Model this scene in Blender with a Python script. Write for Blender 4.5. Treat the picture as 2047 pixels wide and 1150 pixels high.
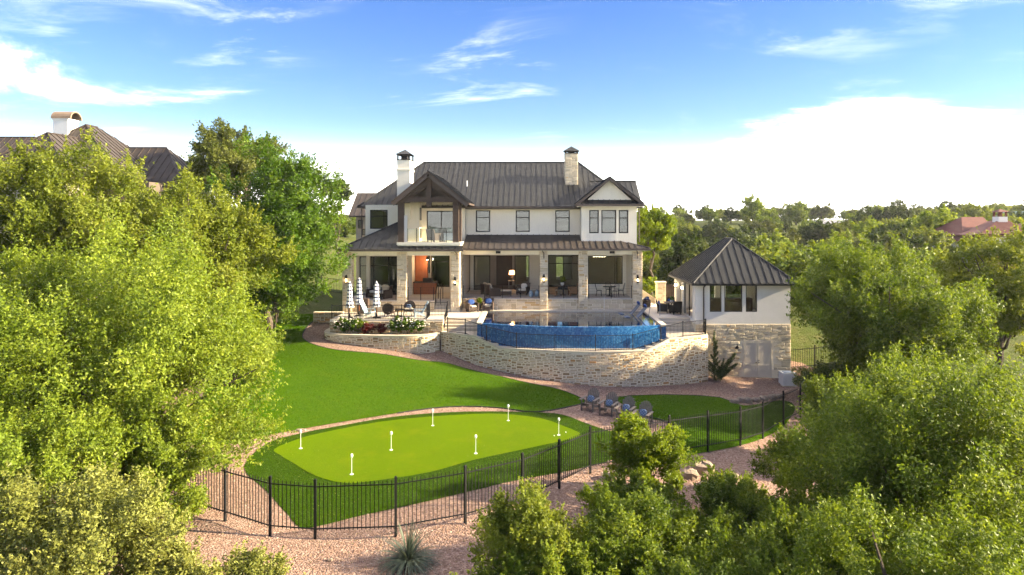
import bpy, math, random
import numpy as np
from mathutils import Vector, Matrix
from mathutils.geometry import delaunay_2d_cdt

for _o in list(bpy.data.objects):
    bpy.data.objects.remove(_o)
S = bpy.context.scene
COL = S.collection
R = math.radians

# ------------------------------------------------------------------ camera
F, CX, CY, CZ = 1365.0, 1060.0, 442.0, 10.5      # focal length / principal point of the 2047 px photograph, eye height
cam_d = bpy.data.cameras.new('camera')
cam = bpy.data.objects.new('camera', cam_d)
COL.objects.link(cam)
cam.location = (0, 0, CZ)
cam.rotation_euler = (R(90), 0, 0)
cam_d.sensor_width = 36
cam_d.lens = F / 2047 * 36
cam_d.shift_x = -(CX - 1023.5) / 2047
cam_d.shift_y = -(575 - CY) / 2047
cam_d.clip_start, cam_d.clip_end = 0.1, 4000
S.camera = cam

# ------------------------------------------------------------------ world, sun, exposure
SUN_EL, SUN_AZ = R(22), R(-2)                      # azimuth: 0 = +X, counter-clockwise
W = bpy.data.worlds.new('World')
S.world = W
W.use_nodes = True
nt = W.node_tree
nt.nodes.clear()
def wn(t, **k):
    n = nt.nodes.new(t)
    for a, b in k.items():
        setattr(n, a, b)
    return n
def wmath(op, a, b=None, c=None):
    n = wn('ShaderNodeMath', operation=op)
    for i, v in enumerate((a, b, c)):
        if v is None: continue
        if isinstance(v, (int, float)): n.inputs[i].default_value = v
        else: nt.links.new(v, n.inputs[i])
    return n.outputs[0]
sky = wn('ShaderNodeTexSky', sky_type='NISHITA', sun_disc=False, sun_elevation=SUN_EL, sun_rotation=R(90) - SUN_AZ,
         altitude=200, air_density=1.0, dust_density=0.3, ozone_density=2.0)
tc = wn('ShaderNodeTexCoord')
sep = wn('ShaderNodeSeparateXYZ'); nt.links.new(tc.outputs['Generated'], sep.inputs[0])
zc = wmath('ADD', wmath('MAXIMUM', sep.outputs[2], 0.0), 0.14)
cmb = wn('ShaderNodeCombineXYZ')
nt.links.new(wmath('DIVIDE', sep.outputs[0], zc), cmb.inputs[0])
nt.links.new(wmath('DIVIDE', sep.outputs[1], zc), cmb.inputs[1])
CL1 = (19.2, 4.5, 0)
def cloud(scale, detail, rough, loc, stretch, lo, hi, dist=0.6):
    mp = wn('ShaderNodeMapping'); nt.links.new(cmb.outputs[0], mp.inputs[0])
    mp.inputs['Location'].default_value = loc; mp.inputs['Scale'].default_value = stretch
    nz = wn('ShaderNodeTexNoise'); nt.links.new(mp.outputs[0], nz.inputs['Vector'])
    nz.inputs['Scale'].default_value = scale; nz.inputs['Detail'].default_value = detail
    nz.inputs['Roughness'].default_value = rough; nz.inputs['Distortion'].default_value = dist
    mr = wn('ShaderNodeMapRange', interpolation_type='SMOOTHSTEP'); nt.links.new(nz.outputs[0], mr.inputs[0])
    mr.inputs[1].default_value = lo; mr.inputs[2].default_value = hi
    return mr.outputs[0]
c1 = cloud(0.80, 9, 0.62, CL1, (0.70, 1.0, 1), 0.46, 0.74, 0.5)       # banks of fair-weather cloud
c2 = cloud(2.4, 8, 0.64, (7.3, 4.9, 0), (0.45, 1.0, 1), 0.52, 0.86, 0.7)  # fine wisps
c3 = cloud(0.45, 4, 0.5, (1.0, 8.0, 0), (1, 1, 1), 0.40, 0.62)       # where the wisps gather
cc = wmath('MAXIMUM', wmath('MULTIPLY', wmath('POWER', c1, 3.0), 0.95), wmath('MULTIPLY', wmath('MULTIPLY', c2, c3), 0.22))
# haze layer that thickens towards the horizon all the way round
hz = wn('ShaderNodeMapRange', interpolation_type='SMOOTHERSTEP'); nt.links.new(sep.outputs[2], hz.inputs[0])
hz.inputs[1].default_value = 0.19; hz.inputs[2].default_value = -0.02; hz.inputs[3].default_value = 0.0; hz.inputs[4].default_value = 0.95
hc = wmath('MULTIPLY', wmath('POWER', hz.outputs[0], 2.6), 1.0)
cov = wmath('MINIMUM', cc, 1.0)
hue = wn('ShaderNodeHueSaturation'); nt.links.new(sky.outputs[0], hue.inputs['Color'])
hue.inputs['Saturation'].default_value = 1.32
hue.inputs['Value'].default_value = 0.157
hue.inputs['Hue'].default_value = 0.522
mx = wn('ShaderNodeMix', data_type='RGBA')
nt.links.new(cov, mx.inputs[0]); nt.links.new(hue.outputs[0], mx.inputs[6])
mx.inputs[7].default_value = (7.4, 6.8, 6.0, 1)
bg = wn('ShaderNodeBackground'); bg.inputs[1].default_value = 0.15
mh = wn('ShaderNodeMix', data_type='RGBA')                          # aerial haze lies in front of sky and far clouds alike
nt.links.new(hc, mh.inputs[0]); nt.links.new(mx.outputs[2], mh.inputs[6]); mh.inputs[7].default_value = (4.6, 4.35, 4.0, 1)
nt.links.new(mh.outputs[2], bg.inputs[0])
wo = wn('ShaderNodeOutputWorld'); nt.links.new(bg.outputs[0], wo.inputs[0])

sun_d = bpy.data.lights.new('sun', 'SUN')
sun_d.energy = 2.25; sun_d.angle = R(0.6); sun_d.color = (1.0, 0.84, 0.58)
sun = bpy.data.objects.new('sun', sun_d)
COL.objects.link(sun)
_sd = Vector((math.cos(SUN_EL) * math.cos(SUN_AZ), math.cos(SUN_EL) * math.sin(SUN_AZ), math.sin(SUN_EL)))
sun.rotation_euler = _sd.to_track_quat('Z', 'Y').to_euler()
sun.location = (40, 30, 40)

vs = S.view_settings
vs.view_transform = 'Standard'; vs.look = 'None'; vs.gamma = 1.0; vs.use_curve_mapping = False
vs.exposure = 3.5
cy = S.cycles
cy.use_denoising = True
try: cy.denoiser = 'OPENIMAGEDENOISE'
except Exception: pass
cy.max_bounces = 6; cy.diffuse_bounces = 3; cy.glossy_bounces = 3; cy.transmission_bounces = 4; cy.transparent_max_bounces = 8
cy.use_adaptive_sampling = True; cy.adaptive_threshold = 0.02
cy.caustics_reflective = False; cy.caustics_refractive = False

# ------------------------------------------------------------------ materials
MATS = {}
def nodes_of(m):
    m.use_nodes = True
    t = m.node_tree
    t.nodes.clear()
    return t
class NB:
    """small node-tree builder"""
    def __init__(s, name):
        s.m = bpy.data.materials.new(name); s.t = nodes_of(s.m); MATS[name] = s.m
        s.out = s.t.nodes.new('ShaderNodeOutputMaterial')
    def n(s, t, **k):
        x = s.t.nodes.new(t)
        for a, b in k.items(): setattr(x, a, b)
        return x
    def l(s, a, b): s.t.links.new(a, b)
    def put(s, sock, v):
        if isinstance(v, (int, float)): sock.default_value = v
        elif isinstance(v, (tuple, list)): sock.default_value = tuple(v) + ((1,) if len(v) == 3 and sock.type == 'RGBA' else ())
        else: s.l(v, sock)
    def math(s, op, a, b=0.0):
        x = s.n('ShaderNodeMath', operation=op); s.put(x.inputs[0], a); s.put(x.inputs[1], b); return x.outputs[0]
    def coord(s, kind='Object'):
        if kind == 'Position': return s.n('ShaderNodeNewGeometry').outputs['Position']
        return s.n('ShaderNodeTexCoord').outputs[kind]
    def mapping(s, v, scale=(1, 1, 1), rot=(0, 0, 0)):
        x = s.n('ShaderNodeMapping'); s.l(v, x.inputs[0]); x.inputs['Scale'].default_value = scale; x.inputs['Rotation'].default_value = rot
        return x.outputs[0]
    def noise(s, v, scale, detail=4, rough=0.55, lo=0.3, hi=0.7, dist=0):
        x = s.n('ShaderNodeTexNoise'); s.l(v, x.inputs['Vector'])
        x.inputs['Scale'].default_value = scale; x.inputs['Detail'].default_value = detail; x.inputs['Roughness'].default_value = rough
        x.inputs['Distortion'].default_value = dist
        r = s.n('ShaderNodeMapRange'); s.l(x.outputs[0], r.inputs[0]); r.inputs[1].default_value = lo; r.inputs[2].default_value = hi
        return r.outputs[0]
    def mix(s, f, a, b, mode='MIX'):
        x = s.n('ShaderNodeMix', data_type='RGBA', blend_type=mode); s.put(x.inputs[0], f); s.put(x.inputs[6], a); s.put(x.inputs[7], b)
        return x.outputs[2]
    def ramp(s, f, stops, interp='LINEAR'):
        x = s.n('ShaderNodeValToRGB'); s.l(f, x.inputs[0]); x.color_ramp.interpolation = interp
        e = x.color_ramp.elements
        while len(e) < len(stops): e.new(0.5)
        for i, (p, c) in enumerate(stops): e[i].position = p; e[i].color = tuple(c) + (1,)
        return x.outputs[0]
    def bump(s, h, strength=0.3, dist=0.02):
        x = s.n('ShaderNodeBump'); s.l(h, x.inputs['Height']); x.inputs['Strength'].default_value = strength; x.inputs['Distance'].default_value = dist
        return x.outputs[0]
    def rnd(s):
        a = s.n('ShaderNodeAttribute', attribute_name='rnd').outputs['Fac']
        o = s.n('ShaderNodeObjectInfo').outputs['Random']
        return s.math('FRACT', s.math('ADD', a, o))
    def pbr(s, col, rough=0.7, metal=0.0, normal=None, spec=0.5, emit=None, estr=0):
        p = s.n('ShaderNodeBsdfPrincipled')
        s.put(p.inputs['Base Color'], col); s.put(p.inputs['Roughness'], rough); s.put(p.inputs['Metallic'], metal)
        s.put(p.inputs['Specular IOR Level'], spec)
        if normal is not None: s.l(normal, p.inputs['Normal'])
        if emit: s.put(p.inputs['Emission Color'], emit); p.inputs['Emission Strength'].default_value = estr
        s.l(p.outputs[0], s.out.inputs[0])
        return p

def simple(name, c, c2=None, scale=6.0, rough=0.75, metal=0.0, bump=0.0, bscale=30.0, spec=0.4, coord='Object', stretch=(1, 1, 1)):
    b = NB(name)
    v = b.mapping(b.coord(coord), stretch)
    c2 = c2 or tuple(x * 0.8 for x in c)
    col = b.mix(b.noise(v, scale, 6, 0.6), c, c2)
    nrm = b.bump(b.noise(v, bscale, 4), bump) if bump else None
    b.pbr(col, rough, metal, nrm, spec)
    return b.m

def stucco_mat(name, c, c2):
    b = NB(name); v = b.coord('Position')
    col = b.mix(b.noise(v, 1.2, 6, 0.6), c, c2)
    streak = b.noise(b.mapping(v, (5, 5, 0.35)), 2.2, 5, 0.65, 0.52, 0.85)
    col = b.mix(b.math('MULTIPLY', streak, 0.28), col, tuple(0.6 * x for x in c2))
    b.pbr(col, 0.92, 0, b.bump(b.noise(v, 60, 4), 0.12), 0.2); return b.m
def stone_mat(name, stops, grain=0.35):
    b = NB(name)
    v = b.coord('Position')
    base = b.ramp(b.rnd(), stops, 'CONSTANT')
    n = b.noise(v, 9, 6, 0.65)
    col = b.mix(b.math('MULTIPLY', n, grain), base, tuple(0.55 * x for x in stops[0][1]))
    b.pbr(col, 0.9, 0, b.bump(b.noise(v, 22, 6, 0.7), 0.5, 0.02), 0.2)
    return b.m

def leaf_mat(name, stops, transl=0.44, rough=0.5):
    b = NB(name)
    col = b.ramp(b.n('ShaderNodeAttribute', attribute_name='rnd').outputs['Fac'], stops)
    big = b.noise(b.coord('Position'), 0.5, 3, 0.5, 0.35, 0.65)
    col = b.mix(b.math('MULTIPLY', big, 0.35), col, b.mix(1.0, col, (0.72, 0.85, 0.7), 'MULTIPLY'))
    p = b.n('ShaderNodeBsdfPrincipled'); b.l(col, p.inputs['Base Color']); p.inputs['Roughness'].default_value = rough
    p.inputs['Specular IOR Level'].default_value = 0.2
    t = b.n('ShaderNodeBsdfTranslucent'); b.l(b.mix(1.0, col, (1.35, 1.25, 0.6), 'MULTIPLY'), t.inputs['Color'])
    m = b.n('ShaderNodeMixShader'); m.inputs[0].default_value = transl
    b.l(p.outputs[0], m.inputs[1]); b.l(t.outputs[0], m.inputs[2]); b.l(m.outputs[0], b.out.inputs[0])
    return b.m

def emis(name, c, strength):
    b = NB(name); e = b.n('ShaderNodeEmission'); b.put(e.inputs[0], c); e.inputs[1].default_value = strength
    b.l(e.outputs[0], b.out.inputs[0]); return b.m

def glass_mat(name, tint=(0.75, 0.8, 0.8), boost=1.3):
    b = NB(name)
    fr = b.n('ShaderNodeFresnel'); fr.inputs[0].default_value = 1.5
    f = b.math('MINIMUM', b.math('MULTIPLY', fr.outputs[0], boost), 1.0)
    g = b.n('ShaderNodeBsdfGlossy'); g.inputs['Roughness'].default_value = 0.02; b.put(g.inputs['Color'], (0.95, 0.97, 1.0))
    tr = b.n('ShaderNodeBsdfTransparent'); b.put(tr.inputs[0], tint)
    m = b.n('ShaderNodeMixShader'); b.l(f, m.inputs[0]); b.l(tr.outputs[0], m.inputs[1]); b.l(g.outputs[0], m.inputs[2])
    b.l(m.outputs[0], b.out.inputs[0]); return b.m

def turf_mat(name, c1, c2, c3, scale=3.0, fine=60.0):
    b = NB(name)
    v = b.coord('Position')
    col = b.mix(b.noise(v, 0.28, 5, 0.62, 0.35, 0.65), c1, c2)
    st = b.noise(b.mapping(v, (1.0, 2.2, 1.0), (0, 0, 0.5)), scale, 5, 0.65)
    col = b.mix(b.math('MULTIPLY', st, 0.75), col, c3)
    dry = b.noise(v, 0.7, 6, 0.7, 0.52, 0.78)
    col = b.mix(b.math('MULTIPLY', dry, 0.5), col, (c3[0] * 1.6, c3[1] * 1.12, c3[2] + .004))
    fn = b.noise(v, fine, 3, 0.7)
    col = b.mix(b.math('MULTIPLY', fn, 0.45), col, tuple(0.5 * x for x in c1))
    b.pbr(col, 1.0, 0, b.bump(fn, 0.6, 0.03), 0.03)
    return b.m

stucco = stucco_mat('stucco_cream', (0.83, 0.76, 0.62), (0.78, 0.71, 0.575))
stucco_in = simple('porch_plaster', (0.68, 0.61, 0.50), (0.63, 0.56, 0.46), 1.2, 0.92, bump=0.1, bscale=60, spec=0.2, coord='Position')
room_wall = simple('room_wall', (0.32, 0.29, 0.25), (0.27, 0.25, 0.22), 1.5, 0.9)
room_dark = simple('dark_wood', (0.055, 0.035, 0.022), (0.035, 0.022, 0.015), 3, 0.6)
timber = simple('brown_timber', (0.075, 0.045, 0.030), (0.045, 0.028, 0.020), 2.5, 0.7, bump=0.2, bscale=25, coord='Position', stretch=(1, 1, 3))
trim_brown = simple('brown_trim', (0.085, 0.062, 0.048), (0.07, 0.05, 0.04), 3, 0.6, coord='Position')
black_metal = simple('black_metal', (0.006, 0.006, 0.007), (0.009, 0.009, 0.009), 8, 0.6, 0.0, spec=0.2)
bronze = simple('window_bronze', (0.018, 0.016, 0.014), (0.024, 0.02, 0.018), 8, 0.6, spec=0.2)
def metal_roof(name, a, c):
    b = NB(name); v = b.coord('Position')
    col = b.mix(b.noise(v, 0.8, 5, 0.6), a, c)
    col = b.mix(b.math('MULTIPLY', b.n('ShaderNodeObjectInfo').outputs['Random'], 0.35), col, tuple(1.25 * x for x in a))
    col = b.mix(b.math('MULTIPLY', b.noise(b.mapping(v, (6, 1.2, 1)), 3, 5, 0.7, 0.45, 0.8), 0.3), col, tuple(1.6 * x for x in c))
    b.pbr(col, b.math('ADD', 0.55, b.math('MULTIPLY', b.noise(v, 2.5, 4), 0.15)), 0.0, b.bump(b.noise(v, 1.3, 3), 0.08, 0.05), 0.3)
    return b.m
roof_grey = metal_roof('seam_metal_grey', (0.0165, 0.0170, 0.0172), (0.0133, 0.0137, 0.0141))
roof_brown = metal_roof('seam_metal_brown', (0.0418, 0.0317, 0.0252), (0.0360, 0.0273, 0.0222))
roof_under = simple('roof_underlay', (0.05, 0.042, 0.036), None, 3, 0.7)
clay_m = simple('tan_clay', (0.24, 0.17, 0.115), (0.18, 0.13, 0.09), 3, 0.9)
roof_pale = simple('far_grey_roof', (0.20, 0.20, 0.20), (0.16, 0.16, 0.16), 1, 0.5)
roof_green = simple('far_green_roof', (0.10, 0.16, 0.13), (0.08, 0.14, 0.11), 1, 0.5)
roof_tile = simple('red_clay_tile', (0.1440, 0.0450, 0.0300), (0.1020, 0.0330, 0.0240), 2.5, 0.8, coord='Position')
white_wall = simple('white_plaster', (0.74, 0.72, 0.68), (0.68, 0.66, 0.62), 1.5, 0.9, bump=0.1, coord='Position')
shade_wall = simple('shaded_tan_plaster', (0.13, 0.10, 0.075), (0.10, 0.08, 0.06), 1.5, 0.9)  # neighbour's tan plaster with shade put into the colour, dimming its sunlit end
tan_wall = simple('tan_plaster', (0.45, 0.38, 0.28), (0.38, 0.32, 0.24), 1.5, 0.9)
LIME = [(0.0, (0.6572, 0.5406, 0.3720)), (0.16, (0.5512, 0.4386, 0.2790)), (0.34, (0.6996, 0.5916, 0.4278)), (0.50, (0.4876, 0.3876, 0.2511)), (0.64, (0.6148, 0.5100, 0.3627)), (0.80, (0.7102, 0.6120, 0.4464)), (0.93, (0.5724, 0.3774, 0.1674))]
FIELD = [(0.0, (0.4629, 0.3076, 0.1523)), (0.15, (0.3306, 0.2133, 0.1001)), (0.32, (0.5510, 0.3919, 0.2176)), (0.48, (0.2865, 0.1984, 0.1088)), (0.62, (0.4188, 0.2976, 0.1653)), (0.80, (0.5069, 0.3869, 0.2436)), (0.93, (0.5290, 0.2679, 0.0870))]
PALE = [(0.0, (0.6869, 0.5728, 0.3887)), (0.2, (0.5342, 0.4416, 0.3069)), (0.4, (0.7123, 0.6086, 0.4399)), (0.6, (0.5851, 0.4893, 0.3478)), (0.8, (0.4579, 0.3819, 0.2660)), (0.95, (0.5851, 0.3938, 0.2046))]
limestone = stone_mat('limestone', LIME)
fieldstone = stone_mat('fieldstone', FIELD, 0.45)
palestone = stone_mat('pale_stone', PALE)
mortar = simple('mortar', (0.80, 0.70, 0.52), (0.74, 0.64, 0.46), 6, 0.95, bump=0.3, bscale=40, spec=0.1, coord='Position')
rock_m = simple('boulder', (0.30, 0.24, 0.18), (0.19, 0.14, 0.10), 2.5, 0.95, bump=0.6, bscale=7, spec=0.15)
coping_m = simple('coping_stone', (0.62, 0.53, 0.40), (0.55, 0.46, 0.34), 2.0, 0.85, bump=0.15, coord='Position')
def paver_mat():
    b = NB('travertine_paving'); v = b.coord('Position')
    br = b.n('ShaderNodeTexBrick'); b.l(v, br.inputs['Vector']); br.inputs['Scale'].default_value = 1.6
    br.inputs['Color1'].default_value = (0.64, 0.57, 0.48, 1); br.inputs['Color2'].default_value = (0.58, 0.51, 0.43, 1)
    br.inputs['Mortar'].default_value = (0.40, 0.35, 0.28, 1); br.inputs['Mortar Size'].default_value = 0.012
    col = b.mix(b.math('MULTIPLY', b.noise(v, 1.4, 5, 0.6), 0.4), br.outputs[0], (0.44, 0.38, 0.31))
    b.pbr(col, 0.75, 0, None, 0.3); return b.m
paver = paver_mat()
def pool_tile_mat():
    b = NB('blue_glass_tile'); v = b.coord('Position')
    vo = b.n('ShaderNodeTexVoronoi', distance='CHEBYCHEV'); b.l(b.mapping(v, (1, 0.3, 1)), vo.inputs['Vector']); vo.inputs['Scale'].default_value = 13
    vo.inputs['Randomness'].default_value = 0.25
    sp = b.n('ShaderNodeSeparateColor'); b.l(vo.outputs['Color'], sp.inputs[0])
    f = b.math('ADD', b.math('MULTIPLY', sp.outputs[0], 0.65), b.math('MULTIPLY', b.noise(v, 4, 4), 0.35))
    col = b.ramp(f, [(0.1, (0.0100, 0.0782, 0.2340)), (0.45, (0.0175, 0.1196, 0.3120)), (0.7, (0.0350, 0.1702, 0.3900)), (0.95, (0.1000, 0.2760, 0.4680))])
    b.pbr(col, 0.18, 0, b.bump(sp.outputs[1], 0.15, 0.01), 0.6); return b.m
pool_tile = pool_tile_mat()
def water_mat():
    b = NB('pool_water'); v = b.coord('Position')
    nm = b.bump(b.noise(b.mapping(v, (1, 2.2, 1)), 1.4, 3, 0.5), 0.035, 0.05)
    fr = b.n('ShaderNodeFresnel'); fr.inputs[0].default_value = 1.33; b.l(nm, fr.inputs['Normal'])
    g = b.n('ShaderNodeBsdfGlossy'); g.inputs['Roughness'].default_value = 0.01; b.l(nm, g.inputs['Normal'])
    tr = b.n('ShaderNodeBsdfTransparent'); b.put(tr.inputs[0], (0.55, 0.80, 0.90))
    m = b.n('ShaderNodeMixShader'); b.l(b.math('MINIMUM', b.math('MULTIPLY', fr.outputs[0], 1.7), 1.0), m.inputs[0]); b.l(tr.outputs[0], m.inputs[1]); b.l(g.outputs[0], m.inputs[2])
    b.l(m.outputs[0], b.out.inputs[0]); return b.m
water_m = water_mat()
def brick_paint_mat():
    b = NB('white_painted_brick'); v = b.coord('Position')
    sx = b.n('ShaderNodeSeparateXYZ'); b.l(v, sx.inputs[0])
    cb = b.n('ShaderNodeCombineXYZ'); b.l(b.math('ADD', sx.outputs[0], sx.outputs[1]), cb.inputs[0]); b.l(sx.outputs[2], cb.inputs[1])
    br = b.n('ShaderNodeTexBrick'); b.l(cb.outputs[0], br.inputs['Vector']); br.inputs['Scale'].default_value = 4.3
    br.inputs['Color1'].default_value = (1, 1, 1, 1); br.inputs['Color2'].default_value = (0.86, 0.86, 0.86, 1); br.inputs['Mortar'].default_value = (0, 0, 0, 1)
    br.inputs['Mortar Size'].default_value = 0.02
    col = b.mix(b.noise(v, 1.5, 5), (0.82, 0.78, 0.70), (0.77, 0.73, 0.65))
    col = b.mix(0.25, col, b.mix(1.0, col, br.outputs[0], 'MULTIPLY'))
    b.pbr(col, 0.85, 0, b.bump(br.outputs[0], 0.5, 0.012), 0.25); return b.m
brick_paint = brick_paint_mat()
glass = glass_mat('window_glass', (0.75, 0.8, 0.8), 0.75)
glass_rail = glass_mat('rail_glass', (0.80, 0.84, 0.82), 0.35)
blind_m = simple('roller_blind', (0.085, 0.095, 0.095), (0.065, 0.072, 0.072), 2, 0.9)
turf_lawn = turf_mat('lawn_turf', (0.0336, 0.0957, 0.0005), (0.0522, 0.1191, 0.0005), (0.0745, 0.1329, 0.0005))
turf_fringe = turf_mat('fringe_turf', (0.0191, 0.0486, 0.0007), (0.0265, 0.0589, 0.0007), (0.0339, 0.0662, 0.0007), 4, 70)
turf_green = turf_mat('green_turf', (0.0803, 0.1399, 0.0005), (0.0948, 0.1586, 0.0005), (0.1099, 0.1697, 0.0005), 5, 90)
grass_blade = leaf_mat('grass_blade', [(0, (0.0324, 0.0869, 0.0005)), (0.5, (0.0522, 0.1227, 0.0005)), (1, (0.0928, 0.1534, 0.0014))], 0.3)
def gravel_mat():
    b = NB('pink_gravel'); v = b.coord('Position')
    vo = b.n('ShaderNodeTexVoronoi'); b.l(v, vo.inputs['Vector']); vo.inputs['Scale'].default_value = 16
    sp = b.n('ShaderNodeSeparateColor'); b.l(vo.outputs['Color'], sp.inputs[0])
    col = b.ramp(sp.outputs[0], [(0, (0.1459, 0.0866, 0.0606)), (0.4, (0.2334, 0.1455, 0.1053)), (0.75, (0.3064, 0.2009, 0.1500)), (1, (0.3648, 0.2632, 0.2043))])
    col = b.mix(b.math('MULTIPLY', b.noise(v, 0.6, 5), 0.3), col, (0.24, 0.16, 0.12))
    h = b.math('SUBTRACT', 1.0, vo.outputs['Distance'])
    b.pbr(col, 0.95, 0, b.bump(h, 0.9, 0.05), 0.15); return b.m
gravel_m = gravel_mat()
pebble_m = stone_mat('pebble', [(0.0, (0.2208, 0.1329, 0.0970)), (0.2, (0.2944, 0.1923, 0.1423)), (0.4, (0.1619, 0.0980, 0.0711)), (0.6, (0.3386, 0.2379, 0.1811)), (0.8, (0.2502, 0.1574, 0.1132)), (0.94, (0.3901, 0.3149, 0.2522))], 0.2)
def ground_mat():
    b = NB('wild_ground'); v = b.coord('Position')
    col = b.mix(b.noise(v, 0.09, 5, 0.6), (0.045, 0.07, 0.010), (0.075, 0.088, 0.018))
    col = b.mix(b.math('MULTIPLY', b.noise(v, 0.9, 6, 0.65, 0.45, 0.75), 0.6), col, (0.12, 0.10, 0.045))
    b.pbr(col, 0.95, 0, b.bump(b.noise(v, 3, 6, 0.7), 0.8, 0.15), 0.1); return b.m
ground_m = ground_mat()
edge_m = simple('edging_steel', (0.02, 0.02, 0.018), None, 3, 0.8)
soil_m = simple('planting_soil', (0.05, 0.032, 0.02), (0.03, 0.02, 0.012), 6, 1.0, bump=0.5)
bark = simple('oak_bark', (0.10, 0.075, 0.055), (0.055, 0.042, 0.032), 4, 0.95, bump=0.7, bscale=14, stretch=(1, 1, 0.35))
OAK = [(0, (0.0842, 0.1264, 0.0104)), (0.35, (0.1436, 0.2001, 0.0183)), (0.7, (0.2030, 0.2623, 0.0229)), (1, (0.2968, 0.3361, 0.0440))]
leaf_oak = leaf_mat('oak_leaf', OAK)
leaf_warm = leaf_mat('warm_oak_leaf', [(0, (0.0806, 0.1093, 0.0100)), (0.35, (0.1360, 0.1737, 0.0164)), (0.7, (0.1882, 0.2202, 0.0214)), (1, (0.2651, 0.2872, 0.0435))])
leaf_deep = leaf_mat('deep_green_leaf', [(0, (0.0337, 0.0788, 0.0046)), (0.4, (0.0643, 0.1270, 0.0084)), (0.75, (0.1017, 0.1760, 0.0107)), (1, (0.1583, 0.2241, 0.0192))])
leaf_mid = leaf_mat('mid_green_leaf', [(0, (0.0574, 0.0948, 0.0073)), (0.4, (0.0966, 0.1429, 0.0119)), (0.75, (0.1448, 0.1967, 0.0174)), (1, (0.2340, 0.2795, 0.0347))])
leaf_lime = leaf_mat('lime_leaf', [(0, (0.0842, 0.1346, 0.0053)), (0.5, (0.1499, 0.2111, 0.0084)), (1, (0.2402, 0.2938, 0.0138))], 0.45)
leaf_silver = leaf_mat('silver_leaf', [(0, (0.1020, 0.1184, 0.0220)), (0.4, (0.1699, 0.1836, 0.0349)), (0.8, (0.2442, 0.2497, 0.0561)), (1, (0.3525, 0.3516, 0.1028))], 0.3)
leaf_olive = leaf_mat('olive_leaf', [(0, (0.0539, 0.0711, 0.0112)), (0.5, (0.0972, 0.1167, 0.0180)), (1, (0.1616, 0.1743, 0.0306))], 0.3)
leaf_dark = leaf_mat('dark_leaf', [(0, (0.0260, 0.0474, 0.0061)), (0.5, (0.0505, 0.0796, 0.0099)), (1, (0.0940, 0.1170, 0.0161))], 0.3)
leaf_red = leaf_mat('red_leaf', [(0, (0.0770, 0.0094, 0.0108)), (0.5, (0.1303, 0.0216, 0.0216)), (1, (0.1534, 0.0612, 0.0382))], 0.3)
leaf_juniper = leaf_mat('juniper_leaf', [(0, (0.0280, 0.0464, 0.0144)), (0.5, (0.0568, 0.0808, 0.0200)), (1, (0.1136, 0.1360, 0.0312))], 0.15)
leaf_yucca = leaf_mat('grey_blade', [(0, (0.0490, 0.0697, 0.0490)), (0.5, (0.0818, 0.1064, 0.0780)), (1, (0.1553, 0.1714, 0.1224))], 0.15)
petal = simple('white_petal', (0.78, 0.72, 0.60), (0.70, 0.62, 0.48), 5, 0.7)
wicker = simple('brown_wicker', (0.075, 0.045, 0.03), (0.04, 0.025, 0.018), 40, 0.7, bump=0.5, bscale=60)
wicker_tan = simple('tan_wicker', (0.30, 0.15, 0.06), (0.20, 0.095, 0.04), 40, 0.7, bump=0.5, bscale=60)
cush_cream = simple('cream_cushion', (0.62, 0.54, 0.40), (0.55, 0.47, 0.35), 4, 0.95)
cush_white = simple('white_cushion', (0.75, 0.72, 0.66), (0.68, 0.65, 0.60), 4, 0.95)
cush_blue = simple('blue_cushion', (0.025, 0.07, 0.24), (0.018, 0.05, 0.18), 4, 0.95)
def plaid_mat():
    b = NB('blue_plaid'); v = b.coord('Object')
    ck = b.n('ShaderNodeTexChecker'); b.l(v, ck.inputs[0]); ck.inputs['Scale'].default_value = 14
    ck.inputs[1].default_value = (0.07, 0.12, 0.21, 1); ck.inputs[2].default_value = (0.19, 0.24, 0.32, 1)
    b.pbr(ck.outputs[0], 0.95); return b.m
plaid = plaid_mat()
grey_wood = simple('weathered_wood', (0.20, 0.165, 0.13), (0.13, 0.105, 0.085), 5, 0.85, bump=0.3, stretch=(1, 1, 4))
orange_wood = simple('orange_wood', (0.36, 0.105, 0.03), (0.27, 0.075, 0.022), 3, 0.5, stretch=(3, 3, 0.6))
grey_sling = simple('grey_resin', (0.16, 0.19, 0.25), (0.13, 0.16, 0.21), 4, 0.6)
pale_blue = simple('pale_blue_resin', (0.36, 0.47, 0.54), (0.30, 0.41, 0.48), 4, 0.6)
white_paint = simple('white_paint', (0.80, 0.80, 0.77), (0.74, 0.74, 0.71), 4, 0.5)
door_paint = simple('greige_paint', (0.56, 0.50, 0.40), (0.53, 0.47, 0.38), 4, 0.9, spec=0.15)
unit_white = simple('unit_white', (0.66, 0.66, 0.64), (0.58, 0.58, 0.57), 3, 0.5)
screen_black = simple('black_screen', (0.01, 0.01, 0.012), None, 3, 0.15)
pot_blue = simple('blue_glaze', (0.02, 0.04, 0.16), (0.015, 0.025, 0.09), 3, 0.2)
def stripe_mat():
    b = NB('navy_white_stripe'); v = b.coord('Object')
    sx = b.n('ShaderNodeSeparateXYZ'); b.l(v, sx.inputs[0])
    f = b.math('FRACT', b.math('MULTIPLY', sx.outputs[2], 4.3))
    g = b.math('GREATER_THAN', f, 0.64)
    b.pbr(b.mix(g, (0.80, 0.79, 0.76), (0.012, 0.022, 0.09)), 0.9); return b.m
stripe = stripe_mat()
bulb = emis('warm_bulb', (1.0, 0.78, 0.45), 7.0)
shade_lit = emis('lit_lampshade', (1.0, 0.42, 0.14), 0.9)
pane_lit = emis('lantern_glow', (1.0, 0.85, 0.6), 2.2)

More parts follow.
